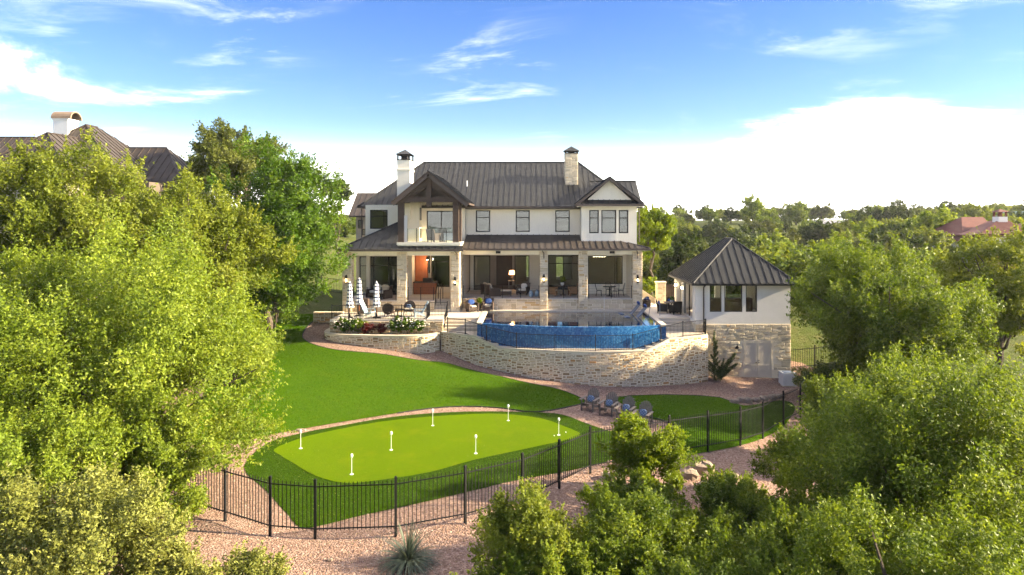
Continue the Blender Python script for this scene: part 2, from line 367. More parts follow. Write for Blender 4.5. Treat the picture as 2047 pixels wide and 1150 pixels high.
# ------------------------------------------------------------------ mesh helpers
def tag(o, label=None, cat=None, group=None, kind=None):
    if label: o['label'] = label
    if cat: o['category'] = cat
    if group: o['group'] = group
    if kind: o['kind'] = kind
    return o
def empty(name, loc=(0, 0, 0), rz=0.0, label=None, cat=None, group=None):
    o = bpy.data.objects.new(name, None); COL.objects.link(o)
    o.location = loc; o.rotation_euler = (0, 0, rz); o.empty_display_size = 0.2
    return tag(o, label, cat, group)
def link_mesh(name, me, parent=None, mat=None):
    o = bpy.data.objects.new(name, me); COL.objects.link(o)
    if mat and not me.materials: me.materials.append(mat)
    if parent: o.parent = parent
    return o
def origin_of(o):
    p = Vector((0, 0, 0))
    while o is not None:
        p += o.location; o = o.parent
    return p
class MB:
    def __init__(s): s.v = []; s.f = []
    def add(s, vs, fs):
        k = len(s.v); s.v += [tuple(p) for p in vs]; s.f += [tuple(i + k for i in f) for f in fs]; return s
    def box(s, x0, x1, y0, y1, z0, z1):
        return s.add([(x0, y0, z0), (x1, y0, z0), (x1, y1, z0), (x0, y1, z0), (x0, y0, z1), (x1, y0, z1), (x1, y1, z1), (x0, y1, z1)],
                     [(0, 3, 2, 1), (4, 5, 6, 7), (0, 1, 5, 4), (1, 2, 6, 5), (2, 3, 7, 6), (3, 0, 4, 7)])
    def cbox(s, c, sx, sy, sz, rot=None):
        m = rot or Matrix.Identity(3); c = Vector(c)
        pts = [c + m @ Vector((a * sx / 2, b * sy / 2, d * sz / 2)) for d in (-1, 1) for a, b in ((-1, -1), (1, -1), (1, 1), (-1, 1))]
        return s.add(pts, [(0, 3, 2, 1), (4, 5, 6, 7), (0, 1, 5, 4), (1, 2, 6, 5), (2, 3, 7, 6), (3, 0, 4, 7)])
    def pillow(s, c, sx, sy, sz, rot=None, b=0.25):
        """soft box: bulging, chamfered"""
        m = rot or Matrix.Identity(3); c = Vector(c); rings = []
        for zz, k in ((-0.5, 1 - b), (-0.25, 1.0), (0.25, 1.0), (0.5, 1 - b)):
            ring = []
            for a, d in ((-1, -.55), (-.55, -1), (.55, -1), (1, -.55), (1, .55), (.55, 1), (-.55, 1), (-1, .55)):
                ring.append(c + m @ Vector((a * sx / 2 * k, d * sy / 2 * k, zz * sz)))
            rings.append(ring)
        k0 = len(s.v)
        for r in rings: s.v += [tuple(p) for p in r]
        for i in range(3):
            for j in range(8):
                s.f.append((k0 + i * 8 + j, k0 + i * 8 + (j + 1) % 8, k0 + (i + 1) * 8 + (j + 1) % 8, k0 + (i + 1) * 8 + j))
        s.f.append(tuple(k0 + 7 - j for j in range(8))); s.f.append(tuple(k0 + 24 + j for j in range(8)))
        return s
    def tube(s, p, q, r0, r1=None, n=8, cap=True):
        r1 = r0 if r1 is None else r1
        p, q = Vector(p), Vector(q); d = (q - p)
        if d.length < 1e-6: return s
        d.normalize(); a = d.orthogonal().normalized(); b = d.cross(a); k = len(s.v)
        for c, r in ((p, r0), (q, r1)):
            for i in range(n):
                t = 2 * math.pi * (i + .5) / n; s.v.append(tuple(c + a * (r * math.cos(t)) + b * (r * math.sin(t))))
        for i in range(n): s.f.append((k + i, k + (i + 1) % n, k + n + (i + 1) % n, k + n + i))
        if cap: s.f.append(tuple(k + n - 1 - i for i in range(n))); s.f.append(tuple(k + n + i for i in range(n)))
        return s
    def path(s, pts, r, n=6):
        rs = r if isinstance(r, (list, tuple)) else [r] * len(pts)
        for i in range(len(pts) - 1): s.tube(pts[i], pts[i + 1], rs[i], rs[i + 1], n)
        return s
    def lathe(s, prof, n=16, c=(0, 0, 0), wob=0.0, lobes=8):
        k = len(s.v)
        for r, z in prof:
            for i in range(n):
                t = 2 * math.pi * i / n; rr = r * (1 + wob * math.cos(lobes * t))
                s.v.append((c[0] + rr * math.cos(t), c[1] + rr * math.sin(t), c[2] + z))
        m = len(prof)
        for j in range(m - 1):
            for i in range(n): s.f.append((k + j * n + i, k + j * n + (i + 1) % n, k + (j + 1) * n + (i + 1) % n, k + (j + 1) * n + i))
        s.f.append(tuple(k + n - 1 - i for i in range(n))); s.f.append(tuple(k + (m - 1) * n + i for i in range(n)))
        return s
    def prism(s, poly, off):
        """planar 3D polygon pushed along off"""
        n = len(poly); off = Vector(off); a = [Vector(p) for p in poly]
        return s.add(a + [p + off for p in a], [tuple(range(n - 1, -1, -1)), tuple(range(n, 2 * n))] + [(i, (i + 1) % n, n + (i + 1) % n, n + i) for i in range(n)])
    def build(s, name, mat, parent=None, glob=False, smooth=False, kind=None):
        me = bpy.data.meshes.new(name); me.from_pydata(s.v, [], s.f); me.materials.append(mat)
        if smooth:
            for p in me.polygons: p.use_smooth = True
        me.update()
        o = link_mesh(name, me, parent)
        if glob and parent: o.location = -origin_of(parent)
        if kind: o['kind'] = kind
        return o
def boxpart(name, parent, mat, x0, x1, y0, y1, z0, z1):
    """box in world coordinates, its own origin at its base centre"""
    cx, cy_ = (x0 + x1) / 2, (y0 + y1) / 2
    o = MB().box(x0 - cx, x1 - cx, y0 - cy_, y1 - cy_, 0, z1 - z0).build(name, mat, parent)
    o.location = Vector((cx, cy_, z0)) - (origin_of(parent) if parent else Vector((0, 0, 0)))
    return o
def children_of(o): return [c for c in bpy.data.objects if c.parent == o]
def copy_tree(o, parent=None):
    c = o.copy(); COL.objects.link(c); c.parent = parent
    for ch in o.children: copy_tree(ch, c)
    return c
def fast_mesh(name, V, nper, rnd=None, mat=None):
    """V: (N, nper, 3) array of separate polygons"""
    N = V.shape[0]
    me = bpy.data.meshes.new(name)
    me.vertices.add(N * nper); me.vertices.foreach_set('co', np.ascontiguousarray(V, dtype=np.float32).ravel())
    me.loops.add(N * nper); me.loops.foreach_set('vertex_index', np.arange(N * nper, dtype=np.int32))
    me.polygons.add(N); me.polygons.foreach_set('loop_start', np.arange(0, N * nper, nper, dtype=np.int32))
    try: me.polygons.foreach_set('loop_total', np.full(N, nper, dtype=np.int32))
    except Exception: pass
    if rnd is not None:
        a = me.attributes.new('rnd', 'FLOAT', 'FACE'); a.data.foreach_set('value', np.ascontiguousarray(rnd, dtype=np.float32))
    if mat: me.materials.append(mat)
    me.update(calc_edges=True)
    return me
def indexed_mesh(name, V, Fc, rnd, mat):
    """V (n,3), Fc (m,k) faces of equal size"""
    me = bpy.data.meshes.new(name)
    me.vertices.add(len(V)); me.vertices.foreach_set('co', np.ascontiguousarray(V, dtype=np.float32).ravel())
    m, k = Fc.shape
    me.loops.add(m * k); me.loops.foreach_set('vertex_index', np.ascontiguousarray(Fc, dtype=np.int32).ravel())
    me.polygons.add(m); me.polygons.foreach_set('loop_start', np.arange(0, m * k, k, dtype=np.int32))
    if rnd is not None:
        a = me.attributes.new('rnd', 'FLOAT', 'FACE'); a.data.foreach_set('value', np.ascontiguousarray(rnd, dtype=np.float32))
    me.materials.append(mat); me.update(calc_edges=True)
    return me

def at(px, py, Y): return Vector(((px - CX) * Y / F, Y, CZ - (py - CY) * Y / F))
def wx(px, Y): return (px - CX) * Y / F
def wz(py, Y): return CZ - (py - CY) * Y / F

# ------------------------------------------------------------------ terrain
_c = []
for px, py, D in [(640, 1150, 9.5), (300, 1150, 9.3), (900, 1150, 9.6), (1200, 1150, 9.9), (1500, 1120, 10.2), (540, 1072, 9.6), (630, 1079, 9.7), (791, 1074, 9.55), (930, 1048, 9.45),
                  (1044, 1015, 9.6), (1118, 978, 9.85), (1180, 947, 9.85), (1300, 925, 9.85), (1415, 903, 10.2), (1480, 892, 10.45), (1525, 878, 10.6), (1570, 852, 10.7),
                  (700, 950, 9.9), (950, 908, 9.95), (1016, 843, 10.0), (600, 899, 9.8), (865, 852, 9.85), (1118, 873, 10.0), (1182, 822, 10.0), (1290, 845, 10.0),
                  (1400, 840, 10.1), (1500, 815, 10.25), (1480, 790, 10.2), (1168, 803, 10.0), (1100, 776, 9.67), (1000, 754, 9.37), (900, 727, 8.9), (760, 709, 8.35),
                  (680, 702, 8.15), (606, 669, 7.65), (640, 632, 6.95), (556, 629, 6.9), (540, 870, 9.5), (600, 760, 8.9), (480, 700, 8.4), (760, 780, 9.35), (900, 790, 9.6)]:
    Y = F * D / (py - CY); _c.append(((px - CX) * Y / F, Y, CZ - D))
_c += [(-13.3, 44.6, 2.75), (-9.6, 43.6, 2.25), (-6.4, 43.6, 1.85), (-3.5, 43.0, 1.30), (0, 41.6, 0.85), (4, 41.1, 0.5), (8, 41.9, 0.35), (11.2, 43.2, 0.2), (15, 44.4, 0.28), (18, 44.5, 0.2),
       (0, 47, 2.2), (0, 56, 3.7), (8, 56, 3.7), (-10, 52, 3.7), (-15, 56, 4.2), (14, 52, 2.6), (20, 50, 2.2), (-20, 40, 2.6), (-22, 30, 1.8), (-20, 20, 1.4), (-22, 50, 4.6),
       (20, 36, -0.2), (22, 28, -0.2), (16, 18, 0.2), (12, 12, 0.4), (-12, 12, 1.2), (0, 12, 0.9), (24, 44, 0.8), (10, 56, 3.8)]
_c = np.array(_c)
def _phi(r2): return 0.5 * r2 * np.log(np.maximum(r2, 1e-9))
_n = len(_c)
_d2 = ((_c[:, None, :2] - _c[None, :, :2]) ** 2).sum(-1)
_A = np.zeros((_n + 3, _n + 3)); _A[:_n, :_n] = _phi(_d2) + np.eye(_n) * 2.0
_A[:_n, _n] = 1; _A[:_n, _n + 1:] = _c[:, :2]; _A[_n, :_n] = 1; _A[_n + 1:, :_n] = _c[:, :2].T
_w = np.linalg.solve(_A, np.concatenate([_c[:, 2], np.zeros(3)]))
def sstep(a, b, x):
    t = np.clip((x - a) / (b - a), 0, 1); return t * t * (3 - 2 * t)
def H(x, y):
    x = np.atleast_1d(np.asarray(x, float)); y = np.atleast_1d(np.asarray(y, float))
    x, y = np.broadcast_arrays(x, y)
    sh = x.shape; x = x.ravel(); y = y.ravel()
    xi = np.clip(x, -24, 26); yi = np.clip(y, 10, 58)
    z = np.empty(len(x))
    for i in range(0, len(x), 20000):
        sl = slice(i, i + 20000)
        d2 = (xi[sl, None] - _c[None, :, 0]) ** 2 + (yi[sl, None] - _c[None, :, 1]) ** 2
        z[sl] = _phi(d2) @ _w[:_n] + _w[_n] + _w[_n + 1] * xi[sl] + _w[_n + 2] * yi[sl]
    far = (1.2 + 5.8 * sstep(70, 230, y) + 5.5 * sstep(-18, -40, x) * sstep(20, 45, y) + 3.6 * sstep(34, 52, x) * sstep(50, 75, y)
           + 0.5 * np.sin(x * 0.07 + 1) * np.cos(y * 0.05) * sstep(60, 90, y) - 3 * sstep(10, -30, y))
    ox = np.maximum(np.maximum(-20 - x, x - 20), 0); oy = np.maximum(np.maximum(12 - y, y - 57), 0)
    w = sstep(0, 16, np.hypot(ox, oy))
    return (z * (1 - w) + far * w).reshape(sh)
def h1(x, y): return float(H(x, y)[0])
def gp(px, py):
    """where the eye ray through a pixel of the photograph meets the terrain"""
    Y = F * 9.5 / (py - CY)
    for _ in range(25):
        D = CZ - h1((px - CX) * Y / F, Y); Y = 0.5 * Y + 0.5 * F * D / (py - CY)
    return ((px - CX) * Y / F, Y)
def nonuni(a, b, fine, lo, hi, grow=1.25):
    c = list(np.arange(a, b + 1e-6, fine)); st = fine
    while c[-1] < hi: st *= grow; c.append(c[-1] + st)
    st = fine
    while c[0] > lo: st *= grow; c.insert(0, c[0] - st)
    return np.array(c)
gx = nonuni(-36, 40, 0.6, -1500, 1500); gy = nonuni(8, 70, 0.6, -200, 2500)
GX, GY = np.meshgrid(gx, gy)
GZ = H(GX, GY)
nx, ny = len(gx), len(gy)
_i = np.arange(nx * ny).reshape(ny, nx)
_F = np.stack([_i[:-1, :-1], _i[:-1, 1:], _i[1:, 1:], _i[1:, :-1]], -1).reshape(-1, 4)
ground = link_mesh('ground', indexed_mesh('ground', np.stack([GX, GY, GZ], -1).reshape(-1, 3), _F, None, ground_m))
ground.data.polygons.foreach_set('use_smooth', [True] * len(ground.data.polygons))
tag(ground, 'sloping ground with wild grass around the garden', kind='structure')

def inside(poly, x, y):
    poly = np.asarray(poly); r = np.zeros(len(x), bool); j = len(poly) - 1
    for i in range(len(poly)):
        xi, yi, xj, yj = *poly[i], *poly[j]
        c = ((yi > y) != (yj > y)) & (x < (xj - xi) * (y - yi) / (yj - yi + 1e-12) + xi)
        r ^= c; j = i
    return r
def smooth_poly(pts, n=4, closed=True):
    P = [np.array(p, float) for p in pts]; out = []; m = len(P)
    rng_ = range(m) if closed else range(m - 1)
    for i in rng_:
        if closed: a, b, c, d = P[i - 1], P[i], P[(i + 1) % m], P[(i + 2) % m]
        else: a, b, c, d = P[max(i - 1, 0)], P[i], P[i + 1], P[min(i + 2, m - 1)]
        for k in range(n):
            t = k / n
            out.append(0.5 * ((2 * b) + (-a + c) * t + (2 * a - 5 * b + 4 * c - d) * t * t + (-a + 3 * b - 3 * c + d) * t ** 3))
    if not closed: out.append(P[-1])
    return out
def sheet(name, poly, off, mat, label, step=0.6, hf=H):
    pts = [Vector((float(p[0]), float(p[1]))) for p in poly]; n = len(pts)
    arr = np.array([[p.x, p.y] for p in pts])
    x0, y0 = arr.min(0); x1, y1 = arr.max(0)
    xs, ys = np.meshgrid(np.arange(x0 + step / 2, x1, step), np.arange(y0 + step / 2, y1, step)); xs = xs.ravel(); ys = ys.ravel()
    k = inside(arr, xs, ys)
    allp = pts + [Vector((float(a), float(b))) for a, b in zip(xs[k], ys[k])]
    v, e, f, *_ = delaunay_2d_cdt(allp, [(i, (i + 1) % n) for i in range(n)], [list(range(n))], 1, 1e-5)
    vx = np.array([p.x for p in v]); vy = np.array([p.y for p in v]); vz = hf(vx, vy) + off
    me = bpy.data.meshes.new(name)
    fs = []
    for t in f:
        a, b, c = t[:3]
        ar = (vx[b] - vx[a]) * (vy[c] - vy[a]) - (vx[c] - vx[a]) * (vy[b] - vy[a])
        fs.append(tuple(t) if ar > 0 else tuple(reversed(t)))
    me.from_pydata(list(zip(vx, vy, vz)), [], fs); me.materials.append(mat)
    for p in me.polygons: p.use_smooth = True
    me.update()
    o = link_mesh(name, me)
    return tag(o, label, kind='structure')
def ribbon(name, pts, off0, off1, wid, mat, parent):
    """a low kerb following the terrain along a polyline"""
    b = MB(); P = [Vector((p[0], p[1], 0)) for p in pts]; n = len(P); k = 0
    for i, p in enumerate(P):
        t = (P[min(i + 1, n - 1)] - P[max(i - 1, 0)]).normalized(); nn = Vector((-t.y, t.x, 0)) * wid / 2
        z = h1(p.x, p.y)
        for q, zz in ((p - nn, off0), (p - nn, off1), (p + nn, off1), (p + nn, off0)): b.v.append((q.x, q.y, z + zz))
    for i in range(n - 1):
        for j in range(3): b.f.append((i * 4 + j, i * 4 + j + 1, i * 4 + 5 + j, i * 4 + 4 + j))
    b.f.append((0, 3, 2, 1)); b.f.append((4 * n - 4, 4 * n - 3, 4 * n - 2, 4 * n - 1))
    return b.build(name, mat, parent)

# gravel over the whole garden, lawns and the putting green laid on top of it
GRAVEL = [(-19, 9), (-19, 26), (-17, 40), (-17.2, 46), (-15.4, 49.2), (-11, 49.5), (0, 49), (12, 48), (18.5, 46.5), (19, 42), (17.5, 35), (16, 28), (14, 20), (11, 9), (0, 6), (-10, 6)]
gravel = sheet('gravel', smooth_poly(GRAVEL, 3), 0.012, gravel_m, 'pink gravel covering paths and garden beds', 0.7)
LAWN = [gp(*p) for p in [(556, 629), (600, 629), (640, 631), (618, 650), (605, 669), (610, 682), (636, 693), (680, 702), (760, 709), (840, 722), (900, 729), (1000, 754), (1100, 776), (1140, 788), (1170, 803),
                         (1150, 812), (1075, 825), (1000, 817), (930, 814), (860, 818), (760, 833), (650, 851), (540, 871), (450, 890), (380, 880), (400, 800), (440, 720), (490, 688), (530, 650)]]
lawn = sheet('lawn', smooth_poly(LAWN, 3), 0.05, turf_lawn, 'sweeping green lawn sloping down below the house', 0.5)
ribbon('lawn_edging', smooth_poly(LAWN, 3)[6:6 + 3 * 18], -0.05, 0.065, 0.05, edge_m, lawn)
FRINGE = [gp(*p) for p in [(487, 935), (533, 888), (600, 868), (660, 856), (790, 834), (930, 824), (1060, 825), (1124, 830), (1165, 845), (1212, 861), (1270, 878), (1300, 895), (1260, 910), (1176, 934), (1040, 960), (930, 986), (840, 1007), (720, 1033), (640, 1053), (600, 1056), (575, 1030), (530, 980)]]
fringe = sheet('turf_fringe', smooth_poly(FRINGE, 3), 0.03, turf_fringe, 'darker turf collar around the putting green', 0.5)
GREEN = [gp(*p) for p in [(548, 900), (590, 882), (640, 868), (760, 845), (900, 832), (1000, 829), (1080, 838), (1130, 855), (1160, 873), (1080, 893), (950, 921), (860, 946), (760, 962), (690, 968), (630, 953), (590, 930), (560, 912)]]
green = sheet('putting_green', smooth_poly(GREEN, 3), 0.045, turf_green, 'bright lime green putting green with smooth turf', 0.5)
LAWN2 = [gp(*p) for p in [(1225, 797), (1260, 793), (1330, 791), (1400, 793), (1440, 797), (1470, 808), (1500, 812), (1562, 802), (1590, 815), (1570, 850), (1525, 878), (1480, 892), (1415, 905), (1340, 915), (1290, 900), (1300, 878), (1352, 854), (1322, 843), (1290, 835), (1250, 812)]]
lawn2 = sheet('lawn', smooth_poly(LAWN2, 3), 0.04, turf_lawn, 'small lawn behind the chairs below the pool house', 0.5)
ribbon('lawn_edging', [gp(*p) for p in [(1232, 797), (1260, 792), (1330, 790), (1400, 792), (1440, 796), (1468, 806)]], -0.05, 0.05, 0.05, edge_m, lawn2)
ribbon('lawn_edging', [gp(*p) for p in [(1290, 834), (1322, 842), (1351, 853), (1325, 862), (1300, 872)]], -0.05, 0.09, 0.06, edge_m, lawn2)

# ------------------------------------------------------------------ building helpers
RNG = random.Random(11)
def face_wall(name, parent, mat, a, b, z0, z1, thick, openings=()):
    """upright wall from plan point a to plan point b (outer face on the right-hand side of a->b), with openings (u0,u1,z0,z1)"""
    a = Vector((a[0], a[1], 0)); b = Vector((b[0], b[1], 0)); t = (b - a); L = t.length; t.normalize(); n = Vector((t.y, -t.x, 0))
    us = sorted({0.0, L, *[u for o in openings for u in o[:2]]}); zs = sorted({z0, z1, *[z for o in openings for z in o[2:]]})
    us = [u for u in us if -1e-6 <= u <= L + 1e-6]; zs = [z for z in zs if z0 - 1e-6 <= z <= z1 + 1e-6]
    def solid(i, j):
        if not (0 <= i < len(us) - 1 and 0 <= j < len(zs) - 1): return False
        u = (us[i] + us[i + 1]) / 2; z = (zs[j] + zs[j + 1]) / 2
        return not any(o[0] < u < o[1] and o[2] < z < o[3] for o in openings)
    m = MB()
    def P(u, z, d): return a + t * u + Vector((0, 0, z)) - n * d
    for i in range(len(us) - 1):
        for j in range(len(zs) - 1):
            if not solid(i, j): continue
            u0, u1, w0, w1 = us[i], us[i + 1], zs[j], zs[j + 1]
            m.add([P(u0, w0, 0), P(u1, w0, 0), P(u1, w1, 0), P(u0, w1, 0)], [(0, 1, 2, 3)])
            m.add([P(u0, w0, thick), P(u1, w0, thick), P(u1, w1, thick), P(u0, w1, thick)], [(3, 2, 1, 0)])
            for di, dj, q in ((-1, 0, ((u0, w0), (u0, w1))), (1, 0, ((u1, w1), (u1, w0))), (0, -1, ((u1, w0), (u0, w0))), (0, 1, ((u0, w1), (u1, w1)))):
                if not solid(i + di, j + dj):
                    (p, r), (q2, r2) = q
                    m.add([P(p, r, 0), P(q2, r2, 0), P(q2, r2, thick), P(p, r, thick)], [(0, 1, 2, 3)])
    return m.build(name, mat, parent, glob=True)

def window(parent, x0, x1, z0, z1, y, bars_z=(), bars_x=(), fw=0.06, name='window', label=None, blind=None, dep=0.10, skip=(), pane_mat=None):
    """window in a wall facing -Y: frame mesh with a pane object for every light"""
    m = MB(); yo = y
    m.box(x0, x0 + fw, yo, yo + dep, z0, z1).box(x1 - fw, x1, yo, yo + dep, z0, z1)
    m.box(x0 + fw, x1 - fw, yo, yo + dep, z0, z0 + fw).box(x0 + fw, x1 - fw, yo, yo + dep, z1 - fw, z1)
    xs = [x0 + fw] + sorted(bars_x) + [x1 - fw]; zs = [z0 + fw] + sorted(bars_z) + [z1 - fw]
    for b in bars_x: m.box(b - fw * .4, b + fw * .4, yo + .002, yo + dep - .002, z0 + fw, z1 - fw)
    for b in bars_z: m.box(x0 + fw, x1 - fw, yo + .004, yo + dep - .004, b - fw * .4, b + fw * .4)
    fr = m.build(name, bronze, parent, glob=True)
    if label: fr['label'] = label
    base = origin_of(fr)
    for i in range(len(xs) - 1):
        for j in range(len(zs) - 1):
            if (i, j) in skip: continue
            q = MB().box(xs[i], xs[i + 1], yo + dep * .45, yo + dep * .45 + .012, zs[j], zs[j + 1]).build('pane', pane_mat or glass, fr); q.location = -base
    if blind:
        for (bx0, bx1, bz0) in blind:
            q = MB().box(bx0, bx1, yo + dep + .05, yo + dep + .065, bz0, z1 - .02).build('blind', blind_m, fr); q.location = -base
    return fr

def clip(poly, axis, val, keep_less):
    out = []; n = len(poly)
    for i in range(n):
        p, q = poly[i], poly[(i + 1) % n]
        ip = (p[axis] <= val) if keep_less else (p[axis] >= val); iq = (q[axis] <= val) if keep_less else (q[axis] >= val)
        if ip: out.append(p)
        if ip != iq:
            t = (val - p[axis]) / (q[axis] - p[axis]); out.append((p[0] + t * (q[0] - p[0]), p[1] + t * (q[1] - p[1])))
    return out
def roof_plane(roof, poly, mat, width=0.43, seam=0.045, hgt=0.06, thick=0.10, u=None, panels=True):
    """standing-seam roof slope: slab is one mesh (returned for joining), panels are objects of their own"""
    P = [Vector(p) for p in poly]; n = Vector((0, 0, 0))
    for i in range(len(P)): n += (P[i] - P[0]).cross(P[(i + 1) % len(P)] - P[0])
    n.normalize()
    if n.z < 0: n = -n; P.reverse()
    ud = Vector(u).normalized() if u else Vector((0, 0, 1)).cross(n).normalized()
    vd = n.cross(ud)
    if vd.z < 0: vd = -vd
    O = P[0]; base = origin_of(roof)
    uv = [((p - O).dot(ud), (p - O).dot(vd)) for p in P]
    u0 = min(a for a, b in uv); u1 = max(a for a, b in uv)
    if not panels: return
    k = max(1, round((u1 - u0) / width)); w = (u1 - u0) / k
    for i in range(k):
        a, b = u0 + i * w, u0 + (i + 1) * w
        c = clip(clip(uv, 0, b, True), 0, a, False)
        cc = []
        for p in c:
            if not cc or (abs(p[0] - cc[-1][0]) + abs(p[1] - cc[-1][1])) > 1e-4: cc.append(p)
        if len(cc) > 1 and abs(cc[0][0] - cc[-1][0]) + abs(cc[0][1] - cc[-1][1]) < 1e-4: cc.pop()
        if len(cc) < 3: continue
        cu = sum(p[0] for p in cc) / len(cc); cv = min(p[1] for p in cc)
        org = O + ud * cu + vd * cv
        def W3(p, h): return O + ud * p[0] + vd * p[1] + n * h - org
        m = MB(); m.add([W3(p, 0.012) for p in cc], [tuple(range(len(cc)))])
        col_ = [p for p in cc if abs(p[0] - a) < 1e-3]
        if len(col_) >= 2:
            v0 = min(p[1] for p in col_); v1 = max(p[1] for p in col_)
            if v1 - v0 > 0.03:
                s0, s1 = a - seam / 2, a + seam / 2
                m.add([W3((s0, v0), .0), W3((s1, v0), .0), W3((s1, v1), .0), W3((s0, v1), .0), W3((s0, v0), hgt), W3((s1, v0), hgt), W3((s1, v1), hgt), W3((s0, v1), hgt)],
                      [(4, 5, 6, 7), (0, 1, 5, 4), (1, 2, 6, 5), (2, 3, 7, 6), (3, 0, 4, 7)])
        o = m.build('roof_panel', mat, roof); o.location = org - base
def roof_body(parent, polys, thick, mat, name='roof'):
    m = MB()
    for poly in polys:
        P = [Vector(p) for p in poly]; n = Vector((0, 0, 0))
        for i in range(len(P)): n += (P[i] - P[0]).cross(P[(i + 1) % len(P)] - P[0])
        if n.z < 0: P.reverse()
        m.prism(P, (0, 0, -thick))
    return m.build(name, mat, parent, glob=True)
def cap(roof, p, q, mat, r=0.06, name='ridge_cap'):
    p, q = Vector(p), Vector(q); base = origin_of(roof)
    m = MB(); up = Vector((0, 0, 0.03)); m.tube(p + up - p, q + up - p, r, r, 6)
    o = m.build(name, mat, roof); o.location = p - base; return o
def roof_set(parent, planes, mat, width=0.43, thick=0.14, name='roof', under=None, caps=(), label=None):
    rf = roof_body(parent, planes, thick, under or roof_under, name)
    for p in planes: roof_plane(rf, p, mat, width)
    for a, b in caps: cap(rf, a, b, mat)
    if label: rf['label'] = label
    return rf

# --- masonry: unit stones shared by every piece
def unit_stone(seed):
    r = random.Random(seed); m = MB()
    def ring(k, d, j): return [((sx * .5 * k) + r.uniform(-j, j), d, (sz * .5 * k) + r.uniform(-j, j)) for sx, sz in ((-1, -1), (1, -1), (1, 1), (-1, 1))]
    a = ring(1.0, 0.5, .03); b = ring(1.0, -0.15, .03); c = ring(0.86, -0.5, .05)
    m.add(a + b + c, [(0, 4, 5, 1)[::-1], (1, 5, 6, 2)[::-1], (2, 6, 7, 3)[::-1], (3, 7, 4, 0)[::-1], (4, 8, 9, 5)[::-1], (5, 9, 10, 6)[::-1], (6, 10, 11, 7)[::-1], (7, 11, 8, 4)[::-1], (8, 9, 10, 11)])
    me = bpy.data.meshes.new('stone'); me.from_pydata(m.v, [], m.f); return me
UNITS = {}
def units(mat):
    if mat.name not in UNITS:
        L = []
        for s in range(6):
            me = unit_stone(s); me.materials.append(mat); me.update(); L.append(me)
        UNITS[mat.name] = L
    return UNITS[mat.name]
def ashlar(U, V, cell, wmin=2, wmax=5, hmax=2, seed=0, skip=None):
    """random rectangles that tile a U x V area of square cells"""
    r = random.Random(seed); nu, nv = max(1, round(U / cell)), max(1, round(V / (cell * .8)))
    du, dv = U / nu, V / nv; occ = [[False] * nu for _ in range(nv)]; out = []
    for j in range(nv):
        i = 0
        while i < nu:
            if occ[j][i]: i += 1; continue
            w = r.randint(wmin, wmax); h = r.choice([1] * 3 + [hmax])
            w = min(w, nu - i)
            for k in range(w):
                if occ[j][i + k]: w = k; break
            h = min(h, nv - j)
            if nu - i - w == 1 and not occ[j][nu - 1]: w += 1
            for a in range(h):
                for b in range(w): occ[min(j + a, nv - 1)][i + b] = True
            u0, u1, v0, v1 = i * du, (i + w) * du, j * dv, (j + h) * dv
            if not skip or not skip(u0, u1, v0, v1): out.append((u0, u1, v0, v1))
            i += w
    return out
def lay_stones(parent, rects, frame, mat, gap=0.03, proud=0.03, limit=300, seed=0):
    """frame(u, v) -> (point, tangent, outward normal); the largest ones become objects, the others one joined part"""
    r = random.Random(seed); base = origin_of(parent); ms = units(mat)
    rects = sorted(rects, key=lambda q: -(q[1] - q[0]) * (q[3] - q[2]))
    rest = MB(); rr = []
    for k, (u0, u1, v0, v1) in enumerate(rects):
        p, t, n = frame((u0 + u1) / 2, (v0 + v1) / 2)
        g = gap * r.uniform(.7, 1.3); w, h, d = max(u1 - u0 - g, .04), max(v1 - v0 - g, .04), 0.06
        Mx = Matrix((t, -n, (0, 0, 1))).transposed() @ Matrix.Rotation(r.uniform(-.02, .02), 3, 'Y')
        c = p + n * (proud * r.uniform(.5, 1.3) - d / 2)
        if k < limit:
            o = bpy.data.objects.new('stone', r.choice(ms)); COL.objects.link(o); o.parent = parent
            o.matrix_basis = Matrix.Translation(c - base) @ Mx.to_4x4() @ Matrix.Diagonal((w, d, h, 1))
        else:
            me = r.choice(ms); M4 = Matrix.Translation(c - base) @ Mx.to_4x4() @ Matrix.Diagonal((w, d, h, 1))
            rest.add([M4 @ v.co for v in me.vertices], [tuple(pl.vertices) for pl in me.polygons]); rr += [r.random()] * len(me.polygons)
    if rest.v:
        o = rest.build('small_stones', mat, parent, kind='stuff')
        a = o.data.attributes.new('rnd', 'FLOAT', 'FACE'); a.data.foreach_set('value', rr)
def plane_frame(o, t, n):
    o, t, n = Vector(o), Vector(t), Vector(n)
    return lambda u, v: (o + t * u + Vector((0, 0, v)), t, n)
def stone_block(parent, name, x0, x1, y0, y1, z0, z1, mat, sides='F', cell=0.13, seed=0, limit=300, mort=None, wmax=4):
    """mortar core with stones on the chosen sides: F front (-Y), L left, R right"""
    core = boxpart(name, parent, mort or mortar, x0, x1, y0, y1, z0, z1)
    for i, s in enumerate(sides):
        if s == 'F': U, fr = x1 - x0, plane_frame((x0, y0, z0), (1, 0, 0), (0, -1, 0))
        elif s == 'R': U, fr = y1 - y0, plane_frame((x1, y0, z0), (0, 1, 0), (1, 0, 0))
        else: U, fr = y1 - y0, plane_frame((x0, y1, z0), (0, -1, 0), (-1, 0, 0))
        lay_stones(core, ashlar(U, z1 - z0, cell, 2, wmax, 2, seed + i), fr, mat, seed=seed + i, limit=limit)
    return core

ZP, ZD, ZL, ZW = 4.81, 4.0, 3.25, 2.64       # porch floor, pool deck, stair landings, walkway below the pool
# ------------------------------------------------------------------ the house
house = empty('house', (-2.5, 50.0, ZD), 0, 'large two-storey cream stucco house with dark metal roof behind the pool', 'house')
